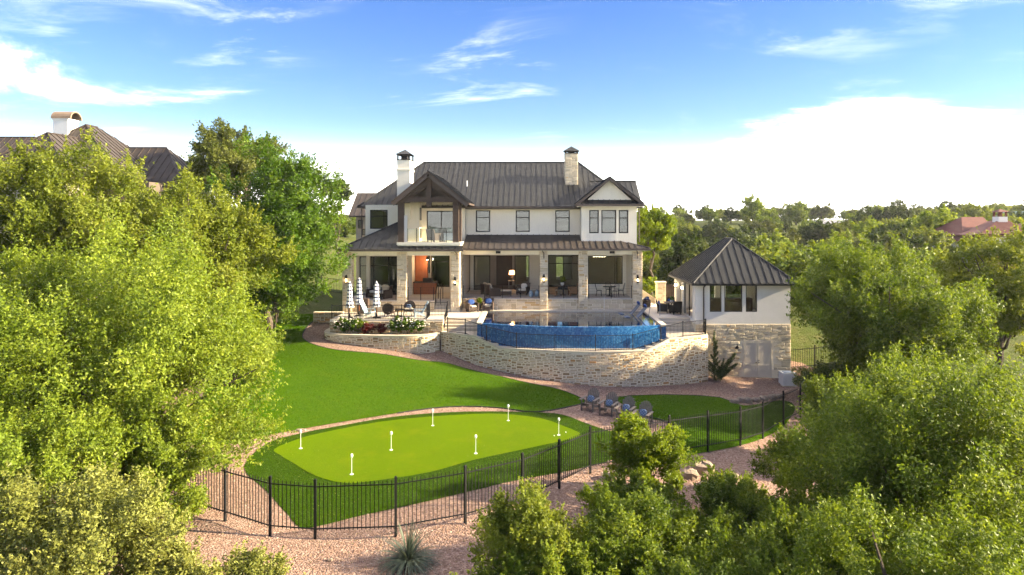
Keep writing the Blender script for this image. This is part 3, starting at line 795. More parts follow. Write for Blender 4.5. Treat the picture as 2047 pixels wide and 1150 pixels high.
# plinth and porch floor
stone_block(house, 'plinth', -4.98, 8.15, 50.14, 50.5, 3.6, 4.745, limestone, 'F', 0.20, 3, 90)
stone_block(house, 'plinth', -13.3, -6.87, 48.84, 49.3, 3.4, 4.745, limestone, 'F', 0.20, 4, 60)
boxpart('porch_floor', house, paver, -4.98, 8.2, 50.07, 56.4, 4.748, ZP)
boxpart('porch_floor', house, paver, -13.35, -6.85, 48.78, 54.5, 4.748, ZP)
boxpart('porch_floor', house, paver, -6.846, -4.984, 50.05, 54.5, 4.748, ZP)
for k in range(4):
    boxpart('step', house, coping_m, -6.84, -5.70, 48.75 + k * .33, 50.04, ZD + k * .2 + (0.001 if k == 0 else .002), ZD + (k + 1) * .2 - .012 * (k == 3))
# stone columns
for i, (x0, x1, y0, y1, sd, zb) in enumerate([(-13.4, -12.75, 48.7, 49.35, 'FR', 3.4), (-9.5, -8.83, 48.7, 49.35, 'FR', 3.9), (-5.68, -5.05, 48.7, 51.6, 'FR', 3.9),
                                       (0.72, 1.28, 50.0, 50.6, 'FL', 3.9), (3.56, 4.2, 50.0, 50.6, 'FL', 3.9), (7.52, 8.2, 50.0, 50.65, 'FLR', 3.9)]):
    c = stone_block(house, 'stone_column', x0, x1, y0, y1, zb, 8.28, limestone, sd, 0.115, 20 + i * 5, 70, wmax=4)
    # lantern on the column
    if i in (0, 2, 3, 5):
        lx = (x0 + x1) / 2 if i != 0 else x0 + .28; lz = [6.35, 6.2, 6.3, 6.25][[0, 2, 3, 5].index(i)]
        ln = MB().box(lx - .09, lx + .09, y0 - .16, y0 - .02, lz - .28, lz - .25).box(lx - .1, lx + .1, y0 - .17, y0 - .02, lz + .12, lz + .15)
        for a in (-.085, .085): ln.box(lx + a - .012, lx + a + .012, y0 - .155, y0 - .135, lz - .25, lz + .12)
        ln.box(lx - .05, lx + .05, y0 - .13, y0 - .02, lz + .15, lz + .24).box(lx - .06, lx + .06, y0 - .035, y0 - .004, lz - .3, lz + .3)
        lo = ln.build('wall_lantern', black_metal, house, glob=True)
        q = MB().lathe([(.012, -.1), (.035, -.05), (.03, .03), (.008, .06)], 8, (lx, y0 - .09, lz - .05)).build('bulb', bulb, lo); q.location = -origin_of(lo)
# porch beams, ceilings
boxpart('beam', house, stucco, -13.35, -5.04, 48.78, 49.22, 8.03, 8.34)
boxpart('beam', house, stucco, -5.04, 8.15, 50.1, 50.5, 8.03, 8.34)
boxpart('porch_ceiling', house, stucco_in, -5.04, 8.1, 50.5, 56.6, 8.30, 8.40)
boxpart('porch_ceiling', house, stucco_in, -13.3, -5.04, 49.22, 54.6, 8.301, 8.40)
# speaker boxes under the eaves
for x in (-2.35, 6.0): boxpart('speaker', house, black_metal, x - .17, x + .17, 49.9, 50.09, 8.12, 8.30)
# ground floor walls
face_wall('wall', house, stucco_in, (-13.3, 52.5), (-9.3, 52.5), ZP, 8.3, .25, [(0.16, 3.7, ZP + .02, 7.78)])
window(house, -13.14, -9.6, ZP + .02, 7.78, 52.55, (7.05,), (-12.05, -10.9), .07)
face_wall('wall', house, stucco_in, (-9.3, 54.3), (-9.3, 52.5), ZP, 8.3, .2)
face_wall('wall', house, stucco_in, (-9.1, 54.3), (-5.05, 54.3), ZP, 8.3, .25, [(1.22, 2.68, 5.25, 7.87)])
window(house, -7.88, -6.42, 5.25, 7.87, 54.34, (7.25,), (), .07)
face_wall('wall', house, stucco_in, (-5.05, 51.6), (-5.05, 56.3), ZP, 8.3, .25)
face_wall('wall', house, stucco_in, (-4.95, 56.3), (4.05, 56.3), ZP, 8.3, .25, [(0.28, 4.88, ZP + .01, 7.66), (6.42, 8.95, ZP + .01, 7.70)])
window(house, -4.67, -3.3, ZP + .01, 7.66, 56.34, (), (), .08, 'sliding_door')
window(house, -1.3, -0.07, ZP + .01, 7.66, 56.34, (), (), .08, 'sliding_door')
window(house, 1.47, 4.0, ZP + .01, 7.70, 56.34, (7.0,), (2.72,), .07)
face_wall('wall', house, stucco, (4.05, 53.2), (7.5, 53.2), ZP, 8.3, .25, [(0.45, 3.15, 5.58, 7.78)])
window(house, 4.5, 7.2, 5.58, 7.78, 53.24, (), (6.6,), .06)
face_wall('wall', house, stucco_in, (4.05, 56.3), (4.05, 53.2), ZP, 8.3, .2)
face_wall('wall', house, stucco, (7.5, 53.2), (7.5, 50.66), ZP, 8.3, .45)
# outer side walls and the back of the house
face_wall('wall', house, stucco, (8.0, 51.56), (8.0, 63.64), 3.6, 11.75, .25)
face_wall('wall', house, stucco, (-12.55, 63.64), (-12.55, 52.26), 3.6, 11.7, .25)
face_wall('wall', house, stucco, (8.0, 63.9), (-12.55, 63.9), 3.6, 11.7, .25, [(7.9, 9.3, 5.3, 7.4), (9.7, 10.6, 5.3, 7.4), (4.9, 6.0, 5.3, 7.4), (18.0, 19.6, 5.3, 7.6), (2.0, 3.2, 9.7, 11.2), (9.5, 11, 9.7, 11.2)])
# rooms behind the glass
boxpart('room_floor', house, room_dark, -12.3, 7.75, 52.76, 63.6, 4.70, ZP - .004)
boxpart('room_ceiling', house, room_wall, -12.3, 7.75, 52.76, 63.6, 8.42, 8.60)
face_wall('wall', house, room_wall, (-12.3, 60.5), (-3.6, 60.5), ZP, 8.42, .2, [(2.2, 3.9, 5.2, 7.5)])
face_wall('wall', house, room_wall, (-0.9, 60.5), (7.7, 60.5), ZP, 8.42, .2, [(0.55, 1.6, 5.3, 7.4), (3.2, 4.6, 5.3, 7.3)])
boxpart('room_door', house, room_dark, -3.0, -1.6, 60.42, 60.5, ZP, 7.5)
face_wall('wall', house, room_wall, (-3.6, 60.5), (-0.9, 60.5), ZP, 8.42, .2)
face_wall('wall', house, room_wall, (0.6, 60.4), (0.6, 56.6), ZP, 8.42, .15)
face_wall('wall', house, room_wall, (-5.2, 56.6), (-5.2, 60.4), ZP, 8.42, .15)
# upper floor
def up_window(x0, x1, z0, z1, y, frac=1.0):
    window(house, x0, x1, z0, z1, y, (z1 - (z1 - z0) * .34,), (), .085, blind=[(x0 + .04, x1 - .04, z0 + (z1 - z0) * (1 - frac))])
face_wall('wall', house, stucco, (-5.0, 53.0), (3.85, 53.0), 8.6, 11.75, .25, [(0.77, 1.89, 9.65, 11.33), (3.87, 4.96, 9.65, 11.33), (6.94, 8.07, 9.65, 11.33)])
up_window(-4.23, -3.11, 9.65, 11.33, 53.03, 1.0); up_window(-1.13, -.04, 9.65, 11.33, 53.03, 1.0); up_window(1.94, 3.07, 9.65, 11.33, 53.03, .45)
face_wall('wall', house, stucco, (3.83, 51.3), (8.0, 51.3), 8.5, 11.8, .25, [(.60, 1.32, 9.58, 11.32), (1.51, 2.63, 9.58, 11.32), (2.82, 3.54, 9.58, 11.32)])
for a, b, fr in ((4.43, 5.15, .6), (5.34, 6.46, .9), (6.65, 7.37, .7)): up_window(a, b, 9.58, 11.32, 51.33, fr)
face_wall('wall', house, stucco, (3.83, 53.0), (3.83, 51.302), 8.5, 11.8, .2)
MB().add([(3.9, 51.31, 11.75), (8.0, 51.31, 11.75), (5.94, 51.31, 13.55)], [(0, 1, 2)]).add([(3.9, 51.5, 11.75), (8.0, 51.5, 11.75), (5.94, 51.5, 13.55)], [(2, 1, 0)]).build('gable_wall', stucco, house, glob=True)
face_wall('wall', house, stucco, (-12.55, 52.0), (-9.2, 52.0), 8.6, 11.72, .25, [(.34, 1.69, 9.90, 11.35)])
window(house, -12.21, -10.86, 9.90, 11.35, 52.03, (10.87,), (), .08)
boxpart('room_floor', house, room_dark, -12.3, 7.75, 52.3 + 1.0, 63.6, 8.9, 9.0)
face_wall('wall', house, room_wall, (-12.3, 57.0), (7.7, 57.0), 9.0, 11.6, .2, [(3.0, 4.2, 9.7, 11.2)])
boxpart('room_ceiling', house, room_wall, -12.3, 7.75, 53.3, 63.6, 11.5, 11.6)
# soffit under the main eaves
boxpart('fascia', house, trim_brown, -5.0, 3.8, 52.36, 52.40, 11.40, 11.62)
boxpart('soffit', house, stucco, -13.1, 8.2, 52.405, 53.0, 11.52, 11.56)
# main roof
EV, RG = 11.62, 15.5
roof_set(house, [[(-13.2, 52.4, EV), (8.3, 52.4, EV), (4.1, 58.5, RG), (-9.1, 58.5, RG)], [(8.3, 64.6, EV), (-13.2, 64.6, EV), (-9.1, 58.5, RG), (4.1, 58.5, RG)],
                 [(-13.2, 64.6, EV), (-13.2, 52.4, EV), (-9.1, 58.5, RG)], [(8.3, 52.4, EV), (8.3, 64.6, EV), (4.1, 58.5, RG)]], roof_grey,
         caps=[((-9.1, 58.5, RG), (4.1, 58.5, RG)), ((-13.2, 52.4, EV), (-9.1, 58.5, RG)), ((8.3, 52.4, EV), (4.1, 58.5, RG))], label='dark grey standing seam metal main roof')
zr = 13.72; yr = 52.4 + (zr - EV) / .636
roof_set(house, [[(3.5, 52.4, EV + .004), (8.62, 52.4, EV + .004), (8.62, yr, zr), (3.5, yr, zr)], [(8.62, 59.2, EV), (5.0, 59.2, EV), (5.0, yr, zr), (8.62, yr, zr)]], roof_grey, caps=[((4.8, yr, zr), (8.62, yr, zr))])
MB().add([(8.3, 52.5, 11.6), (8.3, 59.1, 11.6), (8.3, yr, zr - .1)], [(0, 1, 2)]).build('gable_wall', stucco, house, glob=True)
# front gable over the right-hand wing, with its little skirt roof
gz, ge = 13.75, 11.80
roof_set(house, [[(3.42, 50.75, ge), (3.42, 52.85, ge), (5.94, 55.9, gz), (5.94, 50.75, gz)], [(5.94, 50.75, gz), (5.94, 55.9, gz), (8.46, 52.85, ge), (8.46, 50.75, ge)]], roof_grey, under=trim_brown, thick=.2, caps=[((5.94, 50.75, gz), (5.94, 55.8, gz))])
roof_set(house, [[(3.46, 50.68, 11.73), (8.42, 50.68, 11.73), (8.0, 51.32, 12.08), (3.9, 51.32, 12.08)]], roof_grey, thick=.12, under=trim_brown)
boxpart('gutter', house, trim_brown, 3.36, 8.5, 50.56, 50.68, 11.60, 11.74)
boxpart('soffit', house, stucco, 3.5, 8.4, 50.7, 51.3, 11.55, 11.60)
boxpart('gutter', house, trim_brown, -5.0, 3.40, 52.26, 52.38, 11.50, 11.63)
boxpart('gutter', house, trim_brown, -13.25, -9.75, 52.26, 52.38, 11.50, 11.63)
# porch roofs
pe, pt = 8.50, 9.42
roof_set(house, [[(-4.9, 49.5, pe), (8.66, 49.5, pe), (5.16, 53.0, pt), (-4.9, 53.0, pt)], [(8.66, 49.5, pe), (8.66, 56.5, pe), (5.16, 53.0, pt)]], roof_brown, .46, .12, caps=[((8.66, 49.5, pe), (7.9, 50.26, pe + .2))], label='bronze brown standing seam porch roof')
boxpart('gutter', house, trim_brown, -4.7, 8.75, 49.38, 49.5, 8.36, 8.50)
boxpart('soffit', house, stucco, -4.9, 8.5, 49.52, 50.1, 8.33, 8.36)
roof_set(house, [[(-13.55, 48.2, pe), (-9.4, 48.2, pe), (-9.4, 52.0, 10.35), (-10.1, 52.0, 10.35)], [(-13.55, 60, pe), (-13.55, 48.2, pe), (-10.1, 52.0, 10.35), (-10.1, 57, 10.35)]], roof_grey, .46, .12,
         caps=[((-13.55, 48.2, pe), (-10.1, 52.0, 10.35))])
roof_set(house, [[(-9.4, 48.2, pe), (-4.78, 48.2, pe), (-4.98, 48.62, 8.74), (-9.4, 48.62, 8.74)]], roof_grey, .46, .12)
boxpart('gutter', house, trim_brown, -13.65, -4.72, 48.08, 48.2, 8.36, 8.50)
boxpart('soffit', house, stucco, -13.4, -4.9, 48.22, 48.8, 8.33, 8.36)
# balcony under the timber gable
boxpart('balcony_floor', house, stucco, -9.42, -4.98, 48.45, 53.0, 8.72, 8.97)
boxpart('balcony_edge', house, stucco, -9.46, -4.94, 48.36, 48.45, 8.80, 8.99)
face_wall('wall', house, stucco, (-9.2, 52.5), (-5.0, 52.5), 8.97, 12.2, .25, [(1.24, 3.5, 9.0, 11.28)])
window(house, -7.96, -5.7, 9.0, 11.28, 52.53, (), (-6.85,), .07, 'sliding_door', blind=[(-7.9, -5.76, 9.1)])
boxpart('chimney_breast', house, stucco, -9.2, -8.35, 51.4, 52.5, 8.975, 12.1)
boxpart('television', house, screen_black, -8.34, -8.29, 51.55, 52.2, 10.55, 11.5)
boxpart('firebox', house, screen_black, -8.34, -8.30, 51.6, 52.15, 9.2, 9.95)
boxpart('side_panel', house, white_wall, -9.0, -8.78, 48.62, 48.80, 8.975, 10.9)
for x0, x1, y0 in ((-9.40, -8.98, 48.42), (-5.50, -5.08, 48.42), (-5.48, -5.10, 50.4)): boxpart('timber_post', house, timber, x0, x1, y0, y0 + .38, 8.976, 12.05)
boxpart('timber_beam', house, timber, -9.5, -4.95, 48.38, 48.74, 11.83, 12.20)
boxpart('timber_beam', house, timber, -5.48, -5.10, 48.75, 52.5, 11.83, 12.19)
boxpart('timber_beam', house, timber, -9.38, -9.0, 48.75, 52.5, 11.83, 12.19)
boxpart('king_post', house, timber, -7.36, -7.02, 48.34, 48.70, 11.55, 13.75)
AX, AZ = -7.2, 14.0
for sx, ex, ez in ((-1, -9.75, 11.86), (1, -4.38, 11.78)):
    a, b = Vector((AX, 48.02, AZ - .16)), Vector((ex, 48.02, ez - .12)); d = (b - a).normalized(); nn = Vector((-d.z, 0, d.x)); nn = nn if nn.z > 0 else -nn
    MB().prism([a + nn * .10, b + nn * .10, b - nn * .20, a - nn * .20], (0, .16, 0)).build('rake_board', trim_brown, house, glob=True)
    a, b = Vector((AX, 48.42, AZ - .55)), Vector((ex * .94 + AX * .06, 48.42, ez - .12))
    MB().prism([a + nn * .16, b + nn * .16, b - nn * .16, a - nn * .16], (0, .26, 0)).build('timber_rafter', timber, house, glob=True)
    p, q = Vector((AX + sx * .16, 48.5, 13.05)), Vector((AX + sx * 1.35, 48.5, 12.2))
    d = (q - p).normalized(); n2 = Vector((-d.z, 0, d.x)) * .1
    MB().prism([p + n2, q + n2, q - n2, p - n2], (0, .18, 0)).build('timber_brace', timber, house, glob=True)
yb = 52.4 + (AZ - EV) / .636
roof_set(house, [[(-9.78, 47.98, 11.86), (-9.78, 52.8, 11.86), (AX, yb, AZ), (AX, 47.98, AZ)], [(AX, 47.98, AZ), (AX, yb, AZ), (-4.35, 52.7, 11.78), (-4.35, 47.98, 11.78)]], roof_grey, .43, .12, under=timber, caps=[((AX, 47.98, AZ), (AX, yb, AZ))])
MB().add([(-9.3, 49.4, 12.1), (-5.1, 49.4, 12.1), (AX, 49.4, 13.8)], [(0, 1, 2)]).build('gable_infill', room_dark, house, glob=True)
boxpart('balcony_ceiling', house, timber, -9.3, -5.1, 49.42, 52.5, 12.1, 12.18)
boxpart('gutter', house, trim_brown, -4.40, -4.28, 48.05, 52.4, 11.64, 11.76)
# glass balustrade of the balcony
gr = empty('balcony_railing', (0, 0, 0)); gr.parent = house; gr.location = Vector((-7, 48.5, 8.99)) - house.location
for x0, x1 in ((-8.75, -8.1), (-8.06, -7.05), (-7.01, -5.98), (-5.94, -5.52)):
    p = MB().box(x0, x1, 48.50, 48.515, 9.04, 9.95).build('glass_panel', glass_rail, gr, glob=True)
for x in (-8.08, -7.03, -5.96): MB().box(x - .02, x + .02, 48.47, 48.54, 8.99, 10.0).build('rail_post', black_metal, gr, glob=True)
# chimneys
def chimney(x0, x1, y0, y1, zb, zt, mat, stone=False, name='chimney'):
    if stone: c = stone_block(house, name, x0, x1, y0, y1, zb, zt, palestone, 'FL', .13, 77, 60)
    else:
        c = MB().box(x0, x1, y0, y1, zb, zt).box(x0 - .05, x1 + .05, y0 - .05, y1 + .05, zt - .78, zt - .66).build(name, mat, house, glob=True)
    b = origin_of(c); k = MB().box(x0 - .03, x1 + .03, y0 - .03, y1 + .03, zt, zt + .06)
    hh = .38 if not stone else .16
    for a in (x0 + .05, x1 - .05):
        for d in (y0 + .05, y1 - .05): k.box(a - .05, a + .05, d - .05, d + .05, zt + .06, zt + .06 + hh)
    k.box(x0 + .25, x1 - .25, y0 + .3, y1 - .3, zt + .06, zt + hh)
    q = k.build('cap_frame', bronze, c); q.location = -b
    zz = zt + .06 + hh; m = ((x0 + x1) / 2, (y0 + y1) / 2)
    q = MB().add([(x0 - .12, y0 - .12, zz), (x1 + .12, y0 - .12, zz), (x1 + .12, y1 + .12, zz), (x0 - .12, y1 + .12, zz), (m[0], m[1] - .1, zz + .42), (m[0], m[1] + .1, zz + .42)],
                 [(0, 1, 4), (1, 2, 5, 4), (2, 3, 5), (3, 0, 4, 5), (3, 2, 1, 0)]).build('chimney_cap', roof_grey, c); q.location = -b
    return c
chimney(-9.95, -9.0, 51.0, 52.7, 10.6, 15.05, stucco)
chimney(2.83, 3.86, 55.2, 56.3, 13.0, 15.95, palestone, True)
MB().tube((-5.1, 55.0, 13.2), (-5.1, 55.0, 13.75), .05).build('vent_pipe', white_paint, house, glob=True)
boxpart('roof_vent', house, white_paint, -10.4, -10.1, 53.6, 53.9, 12.3, 12.62)
# downspouts
for x, y, z0, z1, l in ((-12.9, 52.3, 9.0, 11.5, 0), (8.16, 51.2, 8.9, 11.6, 0)):
    MB().path([(x, y, z1), (x, y - .02, z0)], .045).build('downspout', trim_brown, house, glob=True)
for x, y in ((0.95, 49.94), (7.8, 49.94), (-5.25, 48.62)):
    MB().path([(x - .1, y - .45, 8.4), (x + .05, y - .06, 8.15), (x + .05, y - .06, 7.75)], .04).build('downspout', trim_brown, house, glob=True)
# outdoor kitchen in the second porch bay (built in)
k = empty('outdoor_kitchen', (0, 0, 0)); k.parent = house; k.location = Vector((-8.3, 53.6, ZP)) - house.location
MB().box(-9.05, -8.1, 53.75, 54.28, ZP + .004, 8.1).build('wood_panel', orange_wood, k, glob=True)
MB().box(-8.08, -7.95, 53.9, 54.28, 6.4, 8.0).build('range_hood', bronze, k, glob=True)
MB().box(-9.05, -7.35, 52.9, 53.7, ZP + .004, 5.70).build('counter', orange_wood, k, glob=True)
MB().box(-9.08, -7.3, 52.85, 53.74, 5.70, 5.77).build('countertop', room_dark, k, glob=True)
MB().box(-8.35, -7.65, 53.0, 53.5, 5.77, 6.05).build('grill', bronze, k, glob=True)
# porch cable railings: posts and cables for every bay
def bay_rail(xs, y):
    r = empty('porch_railing', (0, 0, 0)); r.parent = house; r.location = Vector((xs[0], y, ZP)) - house.location
    for x in xs: MB().box(x - .025, x + .025, y - .025, y + .025, ZP + .002, ZP + .95).build('rail_post', black_metal, r, glob=True)
    for j in range(5): MB().tube((xs[0], y, ZP + .15 + j * .19), (xs[-1], y, ZP + .15 + j * .19), .004, n=4).build('cable', black_metal, r, glob=True)
bay_rail([-12.68, -11.7, -10.65, -9.62], 48.95); bay_rail([-8.76, -7.85, -6.92], 48.95)
bay_rail([-4.9, -3.35, -2.05, -.70, .64], 50.2); bay_rail([1.36, 2.46, 3.48], 50.2); bay_rail([4.3, 5.95, 7.45], 50.2)
for x in (-6.78, -6.45):
    MB().path([(x, 48.95, ZP - .3), (x, 48.95, 5.5), (x + .05, 50.0, 5.95), (x + .05, 50.0, ZP)], .028).build('stair_rail', black_metal, house, glob=True)
# ceiling fan and pendant in view
MB().tube((-2.6, 53.5, 8.3), (-2.6, 53.5, 8.0), .03).box(-3.4, -1.8, 53.43, 53.57, 7.98, 8.0).box(-2.67, -2.53, 52.7, 54.3, 7.981, 8.001).build('ceiling_fan', room_dark, house, glob=True)
ch = MB().tube((5.6, 55.2, 8.42), (5.6, 55.2, 7.75), .015).box(5.1, 6.1, 55.18, 55.22, 7.72, 7.76).build('chandelier', black_metal, house, glob=True)
for i in range(5):
    q = MB().lathe([(.01, -.07), (.05, -.02), (.045, .04), (.01, .07)], 8, (5.15 + i * .22, 55.2, 7.66)).build('bulb', bulb, ch); q.location = -origin_of(ch)
def lamp_light(name, loc, power, parent, col=(1.0, .72, .42), rad=.12):
    d = bpy.data.lights.new(name, 'POINT'); d.energy = power; d.color = col; d.shadow_soft_size = rad
    o = bpy.data.objects.new(name, d); COL.objects.link(o); o.parent = parent; o.location = Vector(loc) - origin_of(parent); return o
lamp_light('chandelier_light', (5.6, 55.2, 7.45), 4, ch)
pk = MB().tube((-8.0, 53.1, 8.3), (-8.0, 53.1, 7.75), .012).lathe([(.13, 7.5), (.10, 7.62), (.03, 7.76)], 12, (-8.0, 53.1, 0)).build('pendant_lamp', bronze, house, glob=True)
q = MB().lathe([(.01, -.05), (.05, 0), (.01, .05)], 8, (-8.0, 53.1, 7.48)).build('bulb', bulb, pk); q.location = -origin_of(pk)
lamp_light('pendant_light', (-8.0, 53.1, 7.4), 8, pk)

# ------------------------------------------------------------------ pool terrace
def arc_pool(x): return 42.0 + .033 * (x - 3.7) ** 2
def arc_wall(x): return 41.2 + .04 * (x - 3.6) ** 2
PX0, PX1, PYB = -3.06, 8.15, 49.3
pool = empty('swimming_pool', (2.5, 45.5, ZW), 0, 'blue tiled infinity pool with curved spill edge in front of the house', 'pool')
xs = list(np.linspace(PX0, PX1, 29))
def arc_band(m, xs, f, d0, d1, z0, z1):
    """solid band between f(x)+d0 and f(x)+d1"""
    k = len(m.v); n = len(xs)
    for x in xs:
        for y, z in ((f(x) + d0, z0), (f(x) + d0, z1), (f(x) + d1, z1), (f(x) + d1, z0)): m.v.append((x, y, z))
    for i in range(n - 1):
        for j in range(4): m.f.append((k + i * 4 + j, k + i * 4 + 4 + j, k + i * 4 + 4 + (j + 1) % 4, k + i * 4 + (j + 1) % 4))
    m.f.append((k, k + 1, k + 2, k + 3)); m.f.append((k + 4 * n - 1, k + 4 * n - 2, k + 4 * n - 3, k + 4 * n - 4))
    return m
arc_band(MB(), xs, arc_pool, 0, .28, 2.4, ZD - .03).build('spill_wall', pool_tile, pool, glob=True)
m = MB(); pts = [(x, arc_pool(x) + .28) for x in xs] + [(PX1, PYB), (PX0, PYB)]
m.add([(x, y, 2.7) for x, y in pts], [tuple(range(len(pts)))])
m.box(PX0 - .02, PX0, arc_pool(PX0), PYB, 2.6, ZD - .06).box(PX1, PX1 + .02, arc_pool(PX1), PYB, 2.6, ZD - .06).box(PX0, PX1, PYB, PYB + .02, 2.6, ZD - .06)
m.build('basin', pool_tile, pool, glob=True)
MB().box(5.9, 8.14, 44.4, 49.29, 2.71, ZD - .32).build('sun_shelf', pool_tile, pool, glob=True)
MB().add([(x, y, ZD - .045) for x, y in pts], [tuple(range(len(pts)))]).build('water', water_m, pool, glob=True)
for x0, x1 in ((PX0 - .36, PX0 - .021), (PX1 + .021, PX1 + .36)):
    f = arc_pool((x0 + x1) / 2) - .12
    boxpart('end_pier', pool, pool_tile, x0 + .03, x1 - .03, f + .04, f + .9, ZW - .3, ZD - .08)
    n = 9; L = (PYB + .36 - f) / n
    for i in range(n): boxpart('coping_stone', pool, coping_m, x0, x1, f + i * L + .006, f + (i + 1) * L - .006, ZD - .075, ZD + .03)
n = 18; L = (PX1 - PX0 + .02) / n
for i in range(n): boxpart('coping_stone', pool, coping_m, PX0 - .01 + i * L + .006, PX0 - .01 + (i + 1) * L - .006, PYB + .021, PYB + .36, ZD - .075, ZD + .03)

deck = empty('pool_deck', (0, 47, ZD)); tag(deck, 'pale travertine terrace around the pool', kind='structure')
for x0, x1, y0, y1 in ((-13.2, PX0 - .364, 46.2, 50.13), (-13.2, -5.75, 45.02, 46.196), (PX0 - .36, 8.46, PYB + .364, 50.13), (PX1 + .364, 10.8, 46.2, 58), (8.464, 11.5, 46.2, 46.3), (-9.5, -8.8, 48.7, 48.72)):
    if y1 - y0 > .3: boxpart('paving', deck, paver, x0, x1, y0, y1, ZD - .35, ZD)
# stairs from the deck to the landings and from the landings to the walkway
boxpart('paving', deck, paver, -13.2, -5.75, 44.99, 45.018, ZD - .12, ZD + .012)
for xa, xb in ((-5.72, -3.44), (8.54, 11.42)):
    st = empty('garden_steps', ((xa + xb) / 2, 45.2, ZL)); tag(st, 'flight of cream stone steps beside the %s end of the pool' % ('umbrella' if xa < 0 else 'pool house'), 'steps')
    for k in range(4): boxpart('step', st, coping_m, xa, xb, 45.0 + k * .3, 46.199, ZL - .3, ZL + (k + 1) * .185 - .002 * k)
    lm = MB(); LX = list(np.linspace(xa, xb, 9))
    for x in LX:
        for y, z in ((arc_wall(x) + .48, ZL - .3), (arc_wall(x) + .48, ZL), (max(44.996, arc_wall(x) + .5), ZL), (max(44.996, arc_wall(x) + .5), ZL - .3)): lm.v.append((x, y, z))
    for i in range(8):
        for j in range(4): lm.f.append((i * 4 + j, i * 4 + 4 + j, i * 4 + 4 + (j + 1) % 4, i * 4 + (j + 1) % 4))
    lm.build('landing', coping_m, st, glob=True)
for sgn, x0 in ((1, -3.44), (-1, 8.54)):
    st = empty('walkway_steps', (x0, 43.6, ZW)); tag(st, 'low treads leading down from the %s landing to the walkway' % ('rose bed' if sgn > 0 else 'pool house'), 'steps')
    for k in range(3):
        xa, xb = sorted((x0 + sgn * k * .48 + .002 * sgn, x0 + sgn * (k + 1) * .48)); xm = xa if sgn > 0 else xb
        lo, hi = max(arc_wall(xa), arc_wall(xb)) + .12, min(arc_pool(xa), arc_pool(xb)) + (-.02 if k else .0)
        boxpart('step', st, coping_m, xa, xb, lo - .1, hi + .0, ZW - .3, ZL - (k + 1) * .15 + .01)
walk = arc_band(MB(), list(np.linspace(-3.4, 8.5, 31)), lambda x: 0, 0, 0, 0, 0); walk.v = []; walk.f = []
for a in (0,):
    X = list(np.linspace(-3.42, 8.52, 33)); k = 0
    for x in X:
        f0, f1 = arc_wall(x) + .06, arc_pool(x) - .003
        for y, z in ((f0, ZW - .3), (f0, ZW), (f1, ZW), (f1, ZW - .3)): walk.v.append((x, y, z))
    for i in range(len(X) - 1):
        for j in range(4): walk.f.append((i * 4 + j, i * 4 + 4 + j, i * 4 + 4 + (j + 1) % 4, i * 4 + (j + 1) % 4))
wk = walk.build('walkway', coping_m); tag(wk, 'pale stone walkway below the pool spill wall', kind='structure')

# retaining wall: curved, built of field stones in pale mortar
rw = empty('retaining_wall', (3.6, 41.2, .4), 0, 'tall curved field stone retaining wall with pale mortar below the pool', 'wall')
XW = np.linspace(-5.85, 11.35, 120)
SW = np.concatenate([[0], np.cumsum(np.hypot(np.diff(XW), np.diff(arc_wall(XW))))])
def wall_top(x):
    x = np.asarray(x, float)
    l = np.where(x < -3.5, ZL, np.where(x < -2.0, ZL + (ZW - ZL) * (x + 3.5) / 1.5, ZW))
    r_ = np.where(x > 8.6, ZL, np.where(x > 7.1, ZW + (ZL - ZW) * (x - 7.1) / 1.5, ZW))
    return np.maximum(l, r_) + .005
m = MB(); n = len(XW); tops = wall_top(XW); bots = H(XW, arc_wall(XW)) - .3
for x, y, zt, zb in zip(XW, arc_wall(XW), tops, bots):
    for yy, z in ((y, zb), (y, zt - .07), (y + .45, zt - .07), (y + .45, zb)): m.v.append((float(x), float(yy), float(z)))
for i in range(n - 1):
    for j in range(4): m.f.append((i * 4 + j, i * 4 + 4 + j, i * 4 + 4 + (j + 1) % 4, i * 4 + (j + 1) % 4))
m.f.append((0, 1, 2, 3)); m.f.append((4 * n - 1, 4 * n - 2, 4 * n - 3, 4 * n - 4))
wcore = m.build('mortar_core', mortar, rw, glob=True)
def arc_frame(u, v):
    x = float(np.interp(u, SW, XW)); t = Vector((1, .08 * (x - 3.6), 0)).normalized()
    return Vector((x, arc_wall(x), v)), t, Vector((t.y, -t.x, 0))
def _skip(u0, u1, v0, v1):
    xa, xb = float(np.interp(u0, SW, XW)), float(np.interp(u1, SW, XW)); xm = (xa + xb) / 2
    return (v1 + .05 > float(min(wall_top(xa), wall_top(xb))) - .06) or (v1 + .05 < h1(xm, arc_wall(xm)) - .02)
rects = ashlar(float(SW[-1]), 3.3, .115, 2, 4, 2, 5, _skip)
lay_stones(wcore, [(a, b, c + .05, d + .05) for a, b, c, d in rects], arc_frame, fieldstone, gap=.062, proud=.018, limit=300, seed=9)
N = 44
for i in range(N):
    x0, x1 = XW[0] + (XW[-1] - XW[0]) * i / N, XW[0] + (XW[-1] - XW[0]) * (i + 1) / N
    q = MB(); P = []
    for x in (x0 + .006, x1 - .006):
        y, z = arc_wall(x), float(wall_top(x)); P += [(x, y - .04, z - .07), (x, y - .04, z), (x, y + .47, z), (x, y + .47, z - .07)]
    q.add(P, [(0, 4, 5, 1), (1, 5, 6, 2), (2, 6, 7, 3), (3, 7, 4, 0), (0, 1, 2, 3), (7, 6, 5, 4)]); q.build('coping_stone', coping_m, rw, glob=True)

